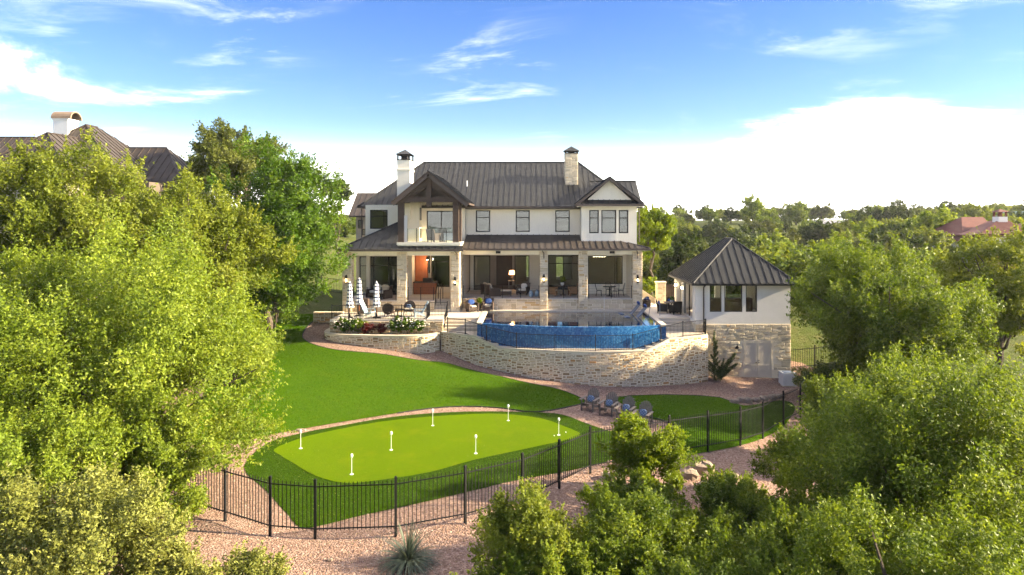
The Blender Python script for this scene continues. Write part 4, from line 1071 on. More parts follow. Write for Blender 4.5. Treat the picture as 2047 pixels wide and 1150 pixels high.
# planter wall below the umbrella terrace
PL = smooth_poly([(-13.6, 47.6), (-13.75, 46.3), (-13.55, 45.0), (-12.9, 44.35), (-11.5, 43.95), (-9.6, 43.7), (-7.6, 43.7), (-6.6, 44.05), (-5.9, 44.72)], 6, False)
PLx = np.array([p[0] for p in PL]); PLy = np.array([p[1] for p in PL]); PS = np.concatenate([[0], np.cumsum(np.hypot(np.diff(PLx), np.diff(PLy)))])
ZPL = 3.18
pw = empty('planter_wall', (-9.6, 43.8, 2.2), 0, 'low curved field stone planter wall holding the rose bushes', 'wall')
m = MB()
def pl_frame(u, v):
    x, y = float(np.interp(u, PS, PLx)), float(np.interp(u, PS, PLy)); e = .05
    t = Vector((float(np.interp(u + e, PS, PLx) - np.interp(u - e, PS, PLx)), float(np.interp(u + e, PS, PLy) - np.interp(u - e, PS, PLy)), 0)).normalized()
    return Vector((x, y, v)), t, Vector((t.y, -t.x, 0))
n = len(PS)
for s_ in PS:
    p, t, nn = pl_frame(min(max(s_, .06), PS[-1] - .06), 0); zb = h1(p.x, p.y) - .3
    for q, z in ((p, zb), (p, ZPL - .06), (p - nn * .3, ZPL - .06), (p - nn * .3, zb)): m.v.append((q.x, q.y, z))
for i in range(n - 1):
    for j in range(4): m.f.append((i * 4 + j, i * 4 + 4 + j, i * 4 + 4 + (j + 1) % 4, i * 4 + (j + 1) % 4))
pc = m.build('mortar_core', mortar, pw, glob=True)
def _skp(u0, u1, v0, v1):
    p, *_ = pl_frame((u0 + u1) / 2, 0); return v1 + 1.55 > ZPL - .05 or v1 + 1.55 < h1(p.x, p.y)
lay_stones(pc, [(a, b, c + 1.55, d + 1.55) for a, b, c, d in ashlar(float(PS[-1]), 1.7, .12, 2, 4, 2, 31, _skp)], pl_frame, fieldstone, gap=.055, proud=.018, limit=160, seed=12)
for i in range(26):
    q = MB(); P = []
    for k in (i, i + 1):
        p, t, nn = pl_frame(.06 + (PS[-1] - .12) * k / 26, 0)
        for o_, z in ((nn * .03, ZPL - .06), (nn * .03, ZPL), (-nn * .33, ZPL), (-nn * .33, ZPL - .06)): P.append((p.x + o_.x, p.y + o_.y, z))
    q.add(P, [(0, 4, 5, 1), (1, 5, 6, 2), (2, 6, 7, 3), (3, 7, 4, 0), (0, 1, 2, 3), (7, 6, 5, 4)]); q.build('coping_stone', coping_m, pw, glob=True)
bedp = [(p[0], p[1] + .2) for p in PL[6:]] + [(-5.8, 44.95), (-13.4, 44.95)]
bd = MB().add([(x, y, ZPL - .12) for x, y in bedp], [tuple(range(len(bedp)))]).build('planting_bed', soil_m); tag(bd, 'dark soil of the raised rose bed', kind='structure')
tw = empty('terrace_wall', (-9.5, 44.95, 3), 0, 'stone wall face under the umbrella terrace behind the roses', 'wall')
stone_block(tw, 'mortar_core', -13.2, -5.74, 44.96, 45.015, 2.7, ZD - .125, fieldstone, 'F', .12, 41, 90)
lw = empty('low_wall', (-14.5, 49.4, 3.6), 0, 'short low stone wall at the end of the gravel path beside the porch', 'wall')
stone_block(lw, 'mortar_core', -15.35, -13.25, 48.3, 48.65, 3.0, 4.05, fieldstone, 'F', .13, 47, 60)

# ------------------------------------------------------------------ pool house
ph = empty('pool_house', (13.9, 47.5, .3), 0, 'white painted brick pool house on a stone base with pyramid metal roof', 'pool house')
HX0, HX1, HY0, HY1 = 10.76, 16.95, 44.5, 51.0
stone_block(ph, 'stone_base', HX0 + .02, HX1 + .02, HY0 - .02, HY1, -.3, 3.78, palestone, '', .12, 50)
def _sd(u0, u1, v0, v1):
    x0, x1 = HX0 + .02 + u0, HX0 + .02 + u1; z0, z1 = -.2 + v0, -.2 + v1
    return (x1 > 13.83 and x0 < 15.74 and z0 < 2.72) or z1 < .2
lay_stones(ph.children[0], [(a, b, c - .0, d) for a, b, c, d in ashlar(HX1 - HX0, 3.96, .125, 2, 5, 2, 52, _sd)], plane_frame((HX0 + .02, HY0 - .02, -.2), (1, 0, 0), (0, -1, 0)), palestone, limit=300, seed=3)
lay_stones(ph.children[0], ashlar(4.0, 3.6, .125, 2, 5, 2, 53), plane_frame((HX1 + .02, HY0, .1), (0, 1, 0), (1, 0, 0)), palestone, limit=0, seed=4)
face_wall('wall', ph, brick_paint, (HX0, HY0), (HX1, HY0), 3.78, 6.5, .22, [(11.70 - HX0, 12.47 - HX0, 4.57, 6.34), (12.65 - HX0, 13.83 - HX0, 4.57, 6.34), (14.05 - HX0, 14.79 - HX0, 4.57, 6.34)])
for a, b in ((11.70, 12.47), (12.65, 13.83), (14.05, 14.79)): window(ph, a, b, 4.57, 6.34, HY0 + .05, (), (), .05)
face_wall('wall', ph, brick_paint, (HX0, HY1 - .225), (HX0, HY0 + .225), 3.78, 6.5, .22, [(.5, 2.1, ZD + .02, 6.3), (2.75, 5.45, ZD + .02, 6.3)])
face_wall('wall', ph, brick_paint, (HX1, HY0 + .225), (HX1, HY1 - .225), 3.78, 6.5, .22, [(1.0, 2.6, 4.6, 6.3), (3.2, 4.8, 4.6, 6.3)])
face_wall('wall', ph, brick_paint, (HX1, HY1), (HX0, HY1), 3.78, 6.5, .22, [(1, 2.4, 4.6, 6.3), (3.2, 4.6, 4.6, 6.3)])
boxpart('floor', ph, paver, HX0 + .23, HX1 - .23, HY0 + .24, HY1 - .24, 3.79, ZD + .01)
boxpart('ceiling', ph, room_wall, HX0 + .23, HX1 - .23, HY0 + .24, HY1 - .24, 6.42, 6.49)
boxpart('bar_counter', ph, room_dark, 12.2, 15.5, 47.6, 48.2, ZD + .012, 5.1)
for y0, y1 in ((45.35, 45.45), (46.65, 46.75), (48.0, 48.1)): boxpart('door_frame', ph, bronze, HX0 + .08, HX0 + .16, y0, y1, ZD + .02, 6.3)
boxpart('door_frame', ph, bronze, HX0 + .07, HX0 + .17, 45.35, 48.02, 6.2, 6.3)
# double door
dr = MB().box(13.86, 13.93, HY0 - .05, HY0 + .1, .3, 2.72).box(15.65, 15.72, HY0 - .05, HY0 + .1, .3, 2.72).box(13.93, 15.65, HY0 - .05, HY0 + .1, 2.65, 2.72).build('door_frame', door_paint, ph, glob=True)
for i, (a, b) in enumerate(((13.93, 14.786), (14.794, 15.65))):
    d = MB().box(a, b, HY0 - .035, HY0 + .01, .31, 2.65)
    for z0, z1 in ((1.18, 2.55), (.42, 1.06)):
        d.box(a + .02, a + .11, HY0 - .047, HY0 - .036, z0, z1).box(b - .11, b - .02, HY0 - .047, HY0 - .036, z0, z1)
    d.box(a + .02, b - .02, HY0 - .049, HY0 - .036, 1.07, 1.17).box(a + .02, b - .02, HY0 - .049, HY0 - .036, 2.56, 2.64).box(a + .02, b - .02, HY0 - .049, HY0 - .036, .32, .41)
    d = d.build('door', door_paint, ph, glob=True)
    hx = b - .09 if i == 0 else a + .09
    q = MB().lathe([(.03, -.035), (.045, 0), (.03, .035)], 8, (hx, HY0 - .1, 1.30)).tube((hx, HY0 - .1, 1.3), (hx, HY0 - .04, 1.3), .015).build('door_knob', black_metal, d); q.location = -origin_of(d)
    if i: q = MB().tube((hx, HY0 - .08, 1.44), (hx, HY0 - .04, 1.44), .03).build('deadbolt', black_metal, d); q.location = -origin_of(d)
bl = MB().lathe([(.16, -.1), (.13, -.03), (.05, .05), (.03, .08)], 14, (13.42, HY0 - .25, 2.33)).path([(13.42, HY0 - .25, 2.4), (13.42, HY0 - .25, 2.5), (13.42, HY0 - .03, 2.5)], .015).build('barn_light', black_metal, ph, glob=True)
MB().path([(11.3, HY0 - .5, 6.38), (11.28, HY0 - .12, 6.2), (11.28, HY0 - .08, 6.0), (11.28, HY0 - .08, 3.3)], .05).build('downspout', trim_brown, ph, glob=True)
for y, x in ((47.2 + .9, HX0 - .05), (50.2, HX0 - .05)):
    s_ = MB().box(x - .12, x + .045, y - .07, y + .07, 5.62, 5.66).box(x - .12, x + .045, y - .07, y + .07, 5.95, 6.0).build('wall_lantern', black_metal, ph, glob=True)
    q = MB().lathe([(.02, -.1), (.05, -.03), (.04, .06), (.01, .1)], 8, (x - .05, y, 5.8)).build('bulb', bulb, s_); q.location = -origin_of(s_)
ex0, ex1, ey0, ey1, ez, az = 10.5, 17.25, 43.95, 51.6, 6.47, 9.26
a1, a2 = (13.88, 46.95, az), (13.88, 48.55, az)
roof_set(ph, [[(ex0, ey0, ez), (ex1, ey0, ez), a1], [(ex1, ey0, ez), (ex1, ey1, ez), a2, a1], [(ex1, ey1, ez), (ex0, ey1, ez), a2], [(ex0, ey1, ez), (ex0, ey0, ez), a1, a2]], roof_grey, .5, .1, under=trim_brown,
         caps=[((ex0, ey0, ez), a1), ((ex1, ey0, ez), a1), ((ex0, ey1, ez), a2), (a1, a2)], label='dark grey hipped metal roof')
boxpart('gutter', ph, black_metal, ex0 - .08, ex1 + .1, ey0 - .1, ey0, ez - .13, ez)
boxpart('gutter', ph, black_metal, ex1, ex1 + .1, ey0 + .002, ey1, ez - .13, ez)
boxpart('gutter', ph, black_metal, ex0 - .1, ex0, ey0 + .002, ey1, ez - .13, ez)

# ------------------------------------------------------------------ iron fences and guard rails
def picket_mesh(h, r=.009):
    m = MB().box(-r, r, -r, r, 0, h - .03); k = len(m.v)
    m.add([(-r, -r, h - .03), (r, -r, h - .03), (r, r, h - .03), (-r, r, h - .03), (0, 0, h)], [(0, 1, 4), (1, 2, 4), (2, 3, 4), (3, 0, 4)])
    me = bpy.data.meshes.new('picket'); me.from_pydata(m.v, [], m.f); me.materials.append(black_metal); return me
def post_mesh(h, r=.035):
    m = MB().box(-r, r, -r, r, 0, h).box(-r - .008, r + .008, -r - .008, r + .008, h, h + .02)
    m.add([(-r, -r, h + .02), (r, -r, h + .02), (r, r, h + .02), (-r, r, h + .02), (0, 0, h + .06)], [(0, 1, 4), (1, 2, 4), (2, 3, 4), (3, 0, 4)])
    me = bpy.data.meshes.new('post'); me.from_pydata(m.v, [], m.f); me.materials.append(black_metal); return me
def iron_fence(name, pts, h, label, spacing=.118, joined=False, r=.009, pr=.035, rails=(.18, .89), cat='fence', below=-.12, posts=None):
    """pts: list of (x, y, z) post feet"""
    root = empty(name, pts[0], 0, label, cat); base = Vector(pts[0])
    pm, qm = post_mesh(h, pr), picket_mesh(h * .965 - (rails[0] * h - .06), r); J = MB()
    for i, p in enumerate(pts):
        if posts is not None and i not in posts: continue
        o = link_mesh('post', pm, root); o.location = Vector(p) + Vector((0, 0, below)) - base; o.scale = (1, 1, (h - below) / h)
        if i + 1 < len(pts): o.rotation_euler.z = math.atan2(pts[i + 1][1] - p[1], pts[i + 1][0] - p[0])
    for a, b in zip(pts[:-1], pts[1:]):
        a, b = Vector(a), Vector(b); d = b - a; L = math.hypot(d.x, d.y); ang = math.atan2(d.y, d.x)
        for f in rails:
            zz = Vector((0, 0, f * h)); hd = Vector((-d.y, d.x, 0)).normalized() * .014; up = Vector((0, 0, .016))
            A, B = a + zz - base, b + zz - base
            MB().add([A - hd - up, A + hd - up, A + hd + up, A - hd + up, B - hd - up, B + hd - up, B + hd + up, B - hd + up], [(0, 1, 2, 3), (7, 6, 5, 4), (0, 4, 5, 1), (1, 5, 6, 2), (2, 6, 7, 3), (3, 7, 4, 0)]).build('rail', black_metal, root)
        n = max(1, int(L / spacing))
        for k in range(1, n):
            p = a + d * (k / n) + Vector((0, 0, rails[0] * h - .06)) - base
            if joined: J.add([Vector(v.co) + p for v in qm.vertices], [tuple(f.vertices) for f in qm.polygons])
            else:
                o = link_mesh('picket', qm, root); o.location = p; o.rotation_euler.z = ang
    if J.v: J.build('pickets', black_metal, root, kind='stuff')
    return root
def foot(px, py, s_):
    Y = F / s_; x = wx(px, Y); return (x, Y, h1(x, Y))
fx = [gp(*p) for p in [(250, 985), (350, 1012), (450, 1043), (540, 1072), (630, 1079), (791, 1074), (930, 1048), (1044, 1015), (1118, 978), (1180, 947), (1262, 932), (1338, 918), (1415, 904), (1480, 892), (1525, 878), (1566, 852), (1600, 835)]]
iron_fence('boundary_fence', [(x, y, h1(x, y)) for x, y in fx], 1.8, 'long black iron picket fence curving around the putting green', .125)
def wp(x, z=None): return (x, arc_wall(x) + .10, float(wall_top(x)) if z is None else z)
iron_fence('guard_rail', [wp(x) for x in (-5.4, -4.15, -2.75, -.85, 1.5, 3.95, 6.25, 8.05, 9.55, 11.2)], .95, 'black guard rail along the top of the curved retaining wall', .10, True, .008, .025, (.06, .96), 'railing', 0)
iron_fence('guard_rail', [(-13.1, 45.1, ZD), (-12.0, 45.1, ZD), (-10.2, 45.1, ZD), (-8.5, 45.1, ZD), (-6.95, 45.1, ZD)], .95, 'black guard rail in front of the umbrella terrace above the roses', .10, True, .008, .025, (.06, .96), 'railing', 0)
iron_fence('guard_rail', [(-6.85, 45.12, ZD), (-6.9, 46.9, ZD), (-5.7, 46.95, ZD), (-5.66, 45.1, ZL + .05)], .95, 'black guard rail enclosing the top of the steps by the terrace', .10, True, .008, .025, (.06, .96), 'railing', 0)
iron_fence('guard_rail', [(11.3, 46.3, ZD), (11.3, 44.95, ZL), (11.25, 43.75, ZL)], .95, 'black guard rail down the steps against the pool house wall', .10, True, .008, .025, (.06, .96), 'railing', 0)
bfx = [(-21.5, 56.0), (-19.3, 56.1), (-17.2, 56.2), (-15.1, 56.3), (-13.0, 56.4)]
iron_fence('side_fence', [(x, y, h1(x, y)) for x, y in bfx], 1.5, 'black iron fence across the shaded passage left of the house', .12, True)
sfx = [(17.2, 45.5), (19.0, 45.6), (20.8, 45.7), (22.6, 45.8), (24.4, 46)]
iron_fence('side_fence', [(x, y, h1(x, y)) for x, y in sfx], 1.6, 'black iron fence running right from the pool house stone base', .12, True)

# ------------------------------------------------------------------ left garden wall
A, B = gp(478, 697), gp(552, 634)
gw = empty('garden_wall', (A[0], A[1], h1(*A)), 0, 'sunlit low stone wall along the left edge of the lawn', 'wall')
_gt = Vector((B[0] - A[0], B[1] - A[1], 0)); _gL = _gt.length; _gt.normalize(); _gn = Vector((_gt.y, -_gt.x, 0))
m = MB(); NN = 14
for i in range(NN + 1):
    p = Vector((A[0], A[1], 0)) + _gt * _gL * i / NN; z = h1(p.x, p.y)
    for q, zz in ((p, z - .3), (p, z + .70), (p - _gn * .35, z + .70), (p - _gn * .35, z - .3)): m.v.append((q.x, q.y, zz))
for i in range(NN):
    for j in range(4): m.f.append((i * 4 + j, i * 4 + 4 + j, i * 4 + 4 + (j + 1) % 4, i * 4 + (j + 1) % 4))
m.f.append((0, 1, 2, 3)); m.f.append((4 * NN + 3, 4 * NN + 2, 4 * NN + 1, 4 * NN))
gc = m.build('mortar_core', mortar, gw, glob=True)
def gw_frame(u, v):
    p = Vector((A[0], A[1], 0)) + _gt * u; p.z = h1(p.x, p.y) + v; return p, _gt, _gn
lay_stones(gc, ashlar(_gL, .68, .13, 2, 4, 2, 61), gw_frame, fieldstone, limit=70, seed=61)

# ------------------------------------------------------------------ plants
def unit_vecs(rng, n):
    v = rng.normal(size=(n, 3)); return v / np.linalg.norm(v, axis=1, keepdims=True)
def leaves(rng, p, outward, L, Wd, rnd, up=.35, spread=1.0, tri=False):
    n = len(p)
    nn = outward * .55 + unit_vecs(rng, n) * spread; nn[:, 2] += up
    nn /= np.linalg.norm(nn, axis=1, keepdims=True)
    a = unit_vecs(rng, n); a -= nn * (a * nn).sum(1, keepdims=True); a /= np.linalg.norm(a, axis=1, keepdims=True)
    b = np.cross(nn, a)
    s = (L * rng.uniform(.6, 1.25, n))[:, None]; w = (Wd * rng.uniform(.7, 1.2, n))[:, None]
    if tri: return np.stack([p - a * s * .5 - b * w * .5, p - a * s * .5 + b * w * .5, p + a * s * .62], 1)
    return np.stack([p - a * s * .5, p + b * w * .5 + a * s * .05, p + a * s * .5, p - b * w * .5 + a * s * .05], 1)
def crown_points(rng, Rv, n, lobes, clumps, sprig=.22, flat=-.35, cl=(.10, .20), lobe_r=(.34, .52), reach=(.40, .66)):
    Rv = np.array(Rv); mr = Rv.mean()
    d = unit_vecs(rng, lobes * 3); d = d[d[:, 2] > flat][:lobes]
    while len(d) < lobes: d = np.concatenate([d, unit_vecs(rng, 1) * [1, 1, .3]])
    lc = d * Rv * rng.uniform(*reach, len(d))[:, None]; lr = rng.uniform(*lobe_r, len(d))
    lc = np.concatenate([lc, [[0, 0, 0]]]); lr = np.append(lr, .5)
    k = len(lc) * clumps; li = np.repeat(np.arange(len(lc)), clumps)
    cd = unit_vecs(rng, k)
    cc_ = lc[li] + cd * Rv * lr[li][:, None] * rng.uniform(.72, 1.08, k)[:, None]
    cr = rng.uniform(cl[0], cl[1], k) * mr
    wgt = cr ** 2; wgt /= wgt.sum()
    ns = int(n * sprig); nb = n - ns
    ci = rng.choice(k, nb, p=wgt); dd = unit_vecs(rng, nb)
    p1 = cc_[ci] + dd * (cr[ci] * rng.random(nb) ** .42)[:, None] * [1, 1, .8]
    # sprigs: shoots that stick out of the clumps
    nsp = max(1, ns // 16); sc = rng.choice(k, nsp, p=wgt)
    ax = cc_[sc] / Rv; ax /= np.linalg.norm(ax, axis=1, keepdims=True) + 1e-6
    ax = ax * .8 + unit_vecs(rng, nsp) * .6; ax[:, 2] += .55; ax /= np.linalg.norm(ax, axis=1, keepdims=True)
    si = rng.integers(0, nsp, ns); t = rng.random(ns)
    st = cc_[sc] + ax * (cr[sc] * .55)[:, None]; ln = cr[sc] * rng.uniform(.5, 1.25, nsp)
    p2 = st[si] + ax[si] * (ln[si] * t)[:, None] + rng.normal(size=(ns, 3)) * (.035 * mr * (1.1 - t))[:, None] * .5
    P = np.concatenate([p1, p2]); o = P / Rv; o /= np.linalg.norm(o, axis=1, keepdims=True) + 1e-6
    cw = np.concatenate([rng.random(k)[ci], rng.random(nsp)[si] * .5 + .5])
    return P, o, cw, cc_, cr
def crown_mesh(name, seed, Rv, n, leaf, mat, lobes=10, clumps=14, wid=.5, **kw):
    rng = np.random.default_rng(seed)
    P, o, cw, cc_, cr = crown_points(rng, Rv, n, lobes, clumps, **kw)
    V = leaves(rng, P, o, leaf, leaf * wid * 1.25, None, tri=True)
    rnd = np.clip(.62 * cw + .5 * rng.random(len(P)) - .08, 0, 1)
    return fast_mesh(name, V, 3, rnd, mat), cc_
def limb(m, p, q, r0, r1, rng, seg=4, n=7, wob=.08):
    p, q = Vector(p), Vector(q); L = (q - p).length; prev, pr = p, r0
    for i in range(1, seg + 1):
        t = i / seg; c = p.lerp(q, t)
        if i < seg: c += Vector(rng.normal(size=3)) * wob * L
        r = r0 + (r1 - r0) * t; m.tube(prev, c, pr, r, n, cap=(i == seg)); prev, pr = c, r
def tree(name, label, cat, base, Rv, zc, n, leaf, mat, seed, group=None, tr=.22, lobes=10, clumps=14, stems=1, limbs=10, wid=.5, **kw):
    """base: (x, y); crown centre zc above the foot"""
    x, y = base; z = h1(x, y); rng = np.random.default_rng(seed + 999)
    root = empty(name, (x, y, z), 0, label, cat, group)
    me, cc_ = crown_mesh('crown', seed, Rv, n, leaf, mat, lobes, clumps, wid, **kw)
    c = link_mesh('crown', me, root); c.location = (0, 0, zc)
    m = MB()
    top = Vector((0, 0, zc - Rv[2] * .25))
    for s_ in range(stems):
        b0 = Vector((rng.normal() * .12 * (stems > 1), rng.normal() * .12 * (stems > 1), -.25)); t0 = top + Vector((rng.normal() * .25, rng.normal() * .25, 0)) * Rv[0] * .4
        limb(m, b0, t0, tr, tr * .55, rng, 5, 9, .03)
        for i in rng.choice(len(cc_), min(limbs, len(cc_)), replace=False):
            s0 = b0.lerp(t0, float(rng.uniform(.45, 1.0)))
            limb(m, s0, Vector(cc_[i]) + Vector((0, 0, zc)), tr * .42, tr * .08, rng, 4, 6, .05)
    m.build('trunk', bark, root)
    return root

# --- large trees
BIG = [
 # label, (px, Y) foot, radii, crown centre height above foot, leaves, leaf size, material, seed
 ('broad sunlit live oak filling the left side beside the putting green', (215, 24.5), (5.9, 4.8, 5.0), 4.5, 190000, .112, leaf_oak, 1, dict(lobes=18, clumps=20, flat=-.8)),
 ('yellow green oak behind the big left oak', (400, 34.0), (4.1, 3.6, 4.4), 6.2, 80000, .15, leaf_warm, 2, dict(lobes=13, clumps=16, flat=-.7)),
 ('warm olive oak in front of the brown roofed neighbour house', (120, 33.0), (4.9, 3.8, 4.2), 7.7, 90000, .15, leaf_warm, 3, dict(lobes=14, clumps=16, flat=-.7)),
 ('tall deep green tree beside the left end of the house', (540, 46.3), (4.9, 4.4, 5.9), 6.5, 105000, .18, leaf_deep, 4, dict(lobes=19, clumps=17, flat=-.9, reach=(.5, .72))),
 ('olive green oak rising behind the deep green tree', (490, 56.0), (5.0, 3.6, 3.8), 9.9, 50000, .19, leaf_olive, 5, dict(lobes=10, clumps=14)),
 ('yellow green oak top between the neighbour roof and deep green tree', (292, 39.0), (3.6, 3.2, 3.9), 7.0, 60000, .16, leaf_warm, 11, dict(lobes=12, clumps=15, flat=-.8)),
 ('low spreading oak at the far left edge of the picture', (20, 27.0), (3.8, 3.4, 3.8), 4.4, 60000, .13, leaf_oak, 6, dict(lobes=11, clumps=14, flat=-.8)),
 ('wide dark green oak right of the pool house', (1812, 37.0), (5.5, 4.4, 4.6), 5.7, 130000, .14, leaf_mid, 7, dict(lobes=17, clumps=18, flat=-.7)),
 ('golden green oak at the right edge behind the wide oak', (1990, 41.0), (4.2, 3.8, 4.3), 5.4, 65000, .15, leaf_warm, 8, dict(lobes=11, clumps=14, flat=-.7)),
 ('glossy bright green oak in the lower right corner', (1860, 18.6), (4.6, 3.6, 3.3), 3.1, 185000, .086, leaf_mid, 9, dict(lobes=18, clumps=20, flat=-.8)),
 ('dark leafy oak at the bottom right in front of the glossy oak', (1790, 13.2), (3.4, 2.3, 2.3), 2.2, 95000, .08, leaf_mid, 10, dict(lobes=13, clumps=16, flat=-.8)),
]
for lb, (px, Y), Rv, zc, n, lf, mt, sd, kw in BIG:
    tree('oak_tree', lb, 'tree', (wx(px, Y), Y), Rv, zc, n, lf, mt, sd, 'trees around the garden', tr=.24, stems=2, limbs=12, **kw)
tree('young_tree', 'bright lime green young tree behind the right end of the house', 'tree', (wx(1305, 62), 62), (2.0, 2.0, 3.6), 5.6, 22000, .20, leaf_lime, 21, tr=.12, lobes=9, clumps=12)
tree('cedar_tree', 'dark green cedar behind the pool house roof', 'tree', (wx(1365, 70), 70), (3.2, 3.0, 3.4), 4.6, 22000, .22, leaf_dark, 23, tr=.2)
tree('lime_shrub', 'yellow green clipped shrub beside the stone gate pier', 'shrub', (wx(1293, 57), 57), (1.3, 1.1, .9), 1.0, 7000, .13, leaf_lime, 24, tr=.04, lobes=6, clumps=9)
tree('oak_tree', 'round dark oak above the roof behind the house', 'tree', (wx(672, 92), 92), (2.2, 2, 1.9), 11.0, 9000, .25, leaf_dark, 25, tr=.2)
# --- shrubs
SHRUB = [
 ('silvery_shrub', 'pale silvery green shrub across the bottom left corner', (140, 13.6), (3.1, 1.9, 2.1), 2.25, 80000, .075, leaf_silver, 31),
 ('silvery_shrub', 'pale silvery shrub between the corner and the gravel', (395, 14.2), (1.8, 1.4, 1.5), 1.35, 44000, .07, leaf_silver, 32),
 ('leafy_shrub', 'yellow green shrub in front of the fence near the bottom centre', (1035, 15.6), (1.75, 1.3, 1.75), 2.1, 56000, .07, leaf_warm, 33),
 ('leafy_shrub', 'small yellow green shrub beside the grey yucca', (885, 14.6), (.95, .7, .75), .75, 16000, .065, leaf_oak, 34),
 ('leafy_shrub', 'round bright green bush in front of the fence below the wooden chairs', (1290, 24.2), (1.65, 1.4, 1.75), 1.4, 46000, .085, leaf_lime, 35),
 ('leafy_shrub', 'dense mid green thicket at the bottom right of centre', (1320, 15.8), (2.2, 1.5, 1.9), 2.0, 66000, .075, leaf_mid, 36),
 ('leafy_shrub', 'sprawling green bush beside the flat boulders', (1560, 20.2), (1.7, 1.4, 1.2), 1.0, 34000, .08, leaf_mid, 37),
 ('leafy_shrub', 'loose dark bush at the bottom right of the thicket', (1545, 14.4), (2.1, 1.4, 1.9), 2.1, 62000, .075, leaf_mid, 38),
 ('leafy_shrub', 'yellow green bush by the fence end below the pool house', (1660, 30.0), (1.9, 1.7, 2.0), 2.2, 34000, .10, leaf_mid, 39),
 ('leafy_shrub', 'bright lime shrub under the golden oak at the right edge', (1950, 29.5), (2.8, 2.0, 1.9), 2.6, 40000, .11, leaf_oak, 40),
 ('leafy_shrub', 'reddish green shrub at the foot of the garden wall', (470, 44.0), (1.6, 1.5, 1.6), 1.5, 18000, .13, leaf_olive, 41),
 ('leafy_shrub', 'grey green wispy shrub right of the white utility box', (1630, 41.0), (1.4, 1.2, 1.0), .8, 12000, .11, leaf_silver, 42),
 ('leafy_shrub', 'green understory bush between the two left oaks', (470, 36.5), (2.1, 1.8, 2.3), 2.1, 28000, .12, leaf_oak, 43),
 ('leafy_shrub', 'low green bush at the left picture edge under the oaks', (60, 18.5), (2.4, 2.0, 2.2), 2.3, 40000, .095, leaf_oak, 44),
 ('leafy_shrub', 'mid green bush in front of the boulders below the fence', (1455, 19.5), (1.6, 1.2, 1.3), 1.15, 32000, .08, leaf_mid, 47),
 ('leafy_shrub', 'low bright bush spilling over the slope left of the boulders', (1205, 19.5), (1.1, .9, .8), .6, 18000, .075, leaf_oak, 48),
 ('leafy_shrub', 'dark green bush below the last fence posts', (1615, 24.5), (1.9, 1.4, 1.6), 1.4, 28000, .09, leaf_mid, 49),
 ('leafy_shrub', 'tall green bush at the bottom edge right of centre', (1190, 13.6), (1.2, .9, 1.3), 1.4, 28000, .07, leaf_mid, 50),
 ('leafy_shrub', 'hanging oak brush in front of the left fence run', (325, 20.6), (2.1, 1.5, 2.3), 2.3, 46000, .095, leaf_oak, 51),
 ('leafy_shrub', 'dense deep green brush under the tall tree by the lawn corner', (548, 47.5), (2.9, 2.2, 2.4), 2.3, 30000, .15, leaf_deep, 52),
 ('leafy_shrub', 'yellow green shrub just right of the grey yucca', (965, 14.4), (1.2, 1.0, 1.2), 1.3, 28000, .068, leaf_warm, 53),
 ('leafy_shrub', 'broad green bush at the bottom edge below the boulders', (1430, 13.4), (1.7, 1.1, 1.6), 1.7, 44000, .07, leaf_mid, 54),
 ('leafy_shrub', 'bright shrub filling the bottom edge right of the yellow green one', (1115, 15.0), (1.5, 1.1, 1.5), 1.5, 40000, .07, leaf_oak, 55),
 ('leafy_shrub', 'leafy green bush under the round bright one on the slope', (1265, 19.0), (1.6, 1.2, 1.4), 1.2, 36000, .078, leaf_mid, 56),
 ('leafy_shrub', 'dark green bush between the boulders and the glossy oak', (1535, 17.2), (1.5, 1.1, 1.5), 1.3, 36000, .075, leaf_mid, 57),
 ('leafy_shrub', 'low green bush right under the boulders', (1360, 18.2), (1.3, 1.0, 1.1), .9, 28000, .075, leaf_mid, 58),
 ('leafy_shrub', 'spreading green bush covering the slope beside the flat boulder', (1465, 22.8), (1.5, 1.1, 1.0), .75, 22000, .085, leaf_mid, 59),
 ('leafy_shrub', 'small bright bush left of the boulders outside the fence', (1215, 22.4), (1.0, .8, .75), .5, 13000, .08, leaf_lime, 60),
 ('silvery_shrub', 'low silvery shrub at the bottom edge beside the near gravel', (500, 13.2), (1.2, .9, .8), .45, 18000, .07, leaf_silver, 61),
 ('leafy_shrub', 'dark undergrowth bush between the wide oak and glossy oak', (1790, 29.0), (2.6, 2.0, 2.6), 3.0, 46000, .10, leaf_mid, 45),
 ('leafy_shrub', 'dusky understory bush beneath the wide oak', (1690, 38.5), (2.4, 1.8, 1.6), 1.6, 24000, .12, leaf_dark, 46),
]
for nm, lb, (px, Y), Rv, zc, n, lf, mt, sd in SHRUB:
    tree(nm, lb, 'shrub', (wx(px, Y), Y), Rv, zc, n, lf, mt, sd, 'shrubs on the slope', tr=.05, lobes=11, clumps=13, stems=3, limbs=6, sprig=.38, cl=(.12, .22), flat=-.7)
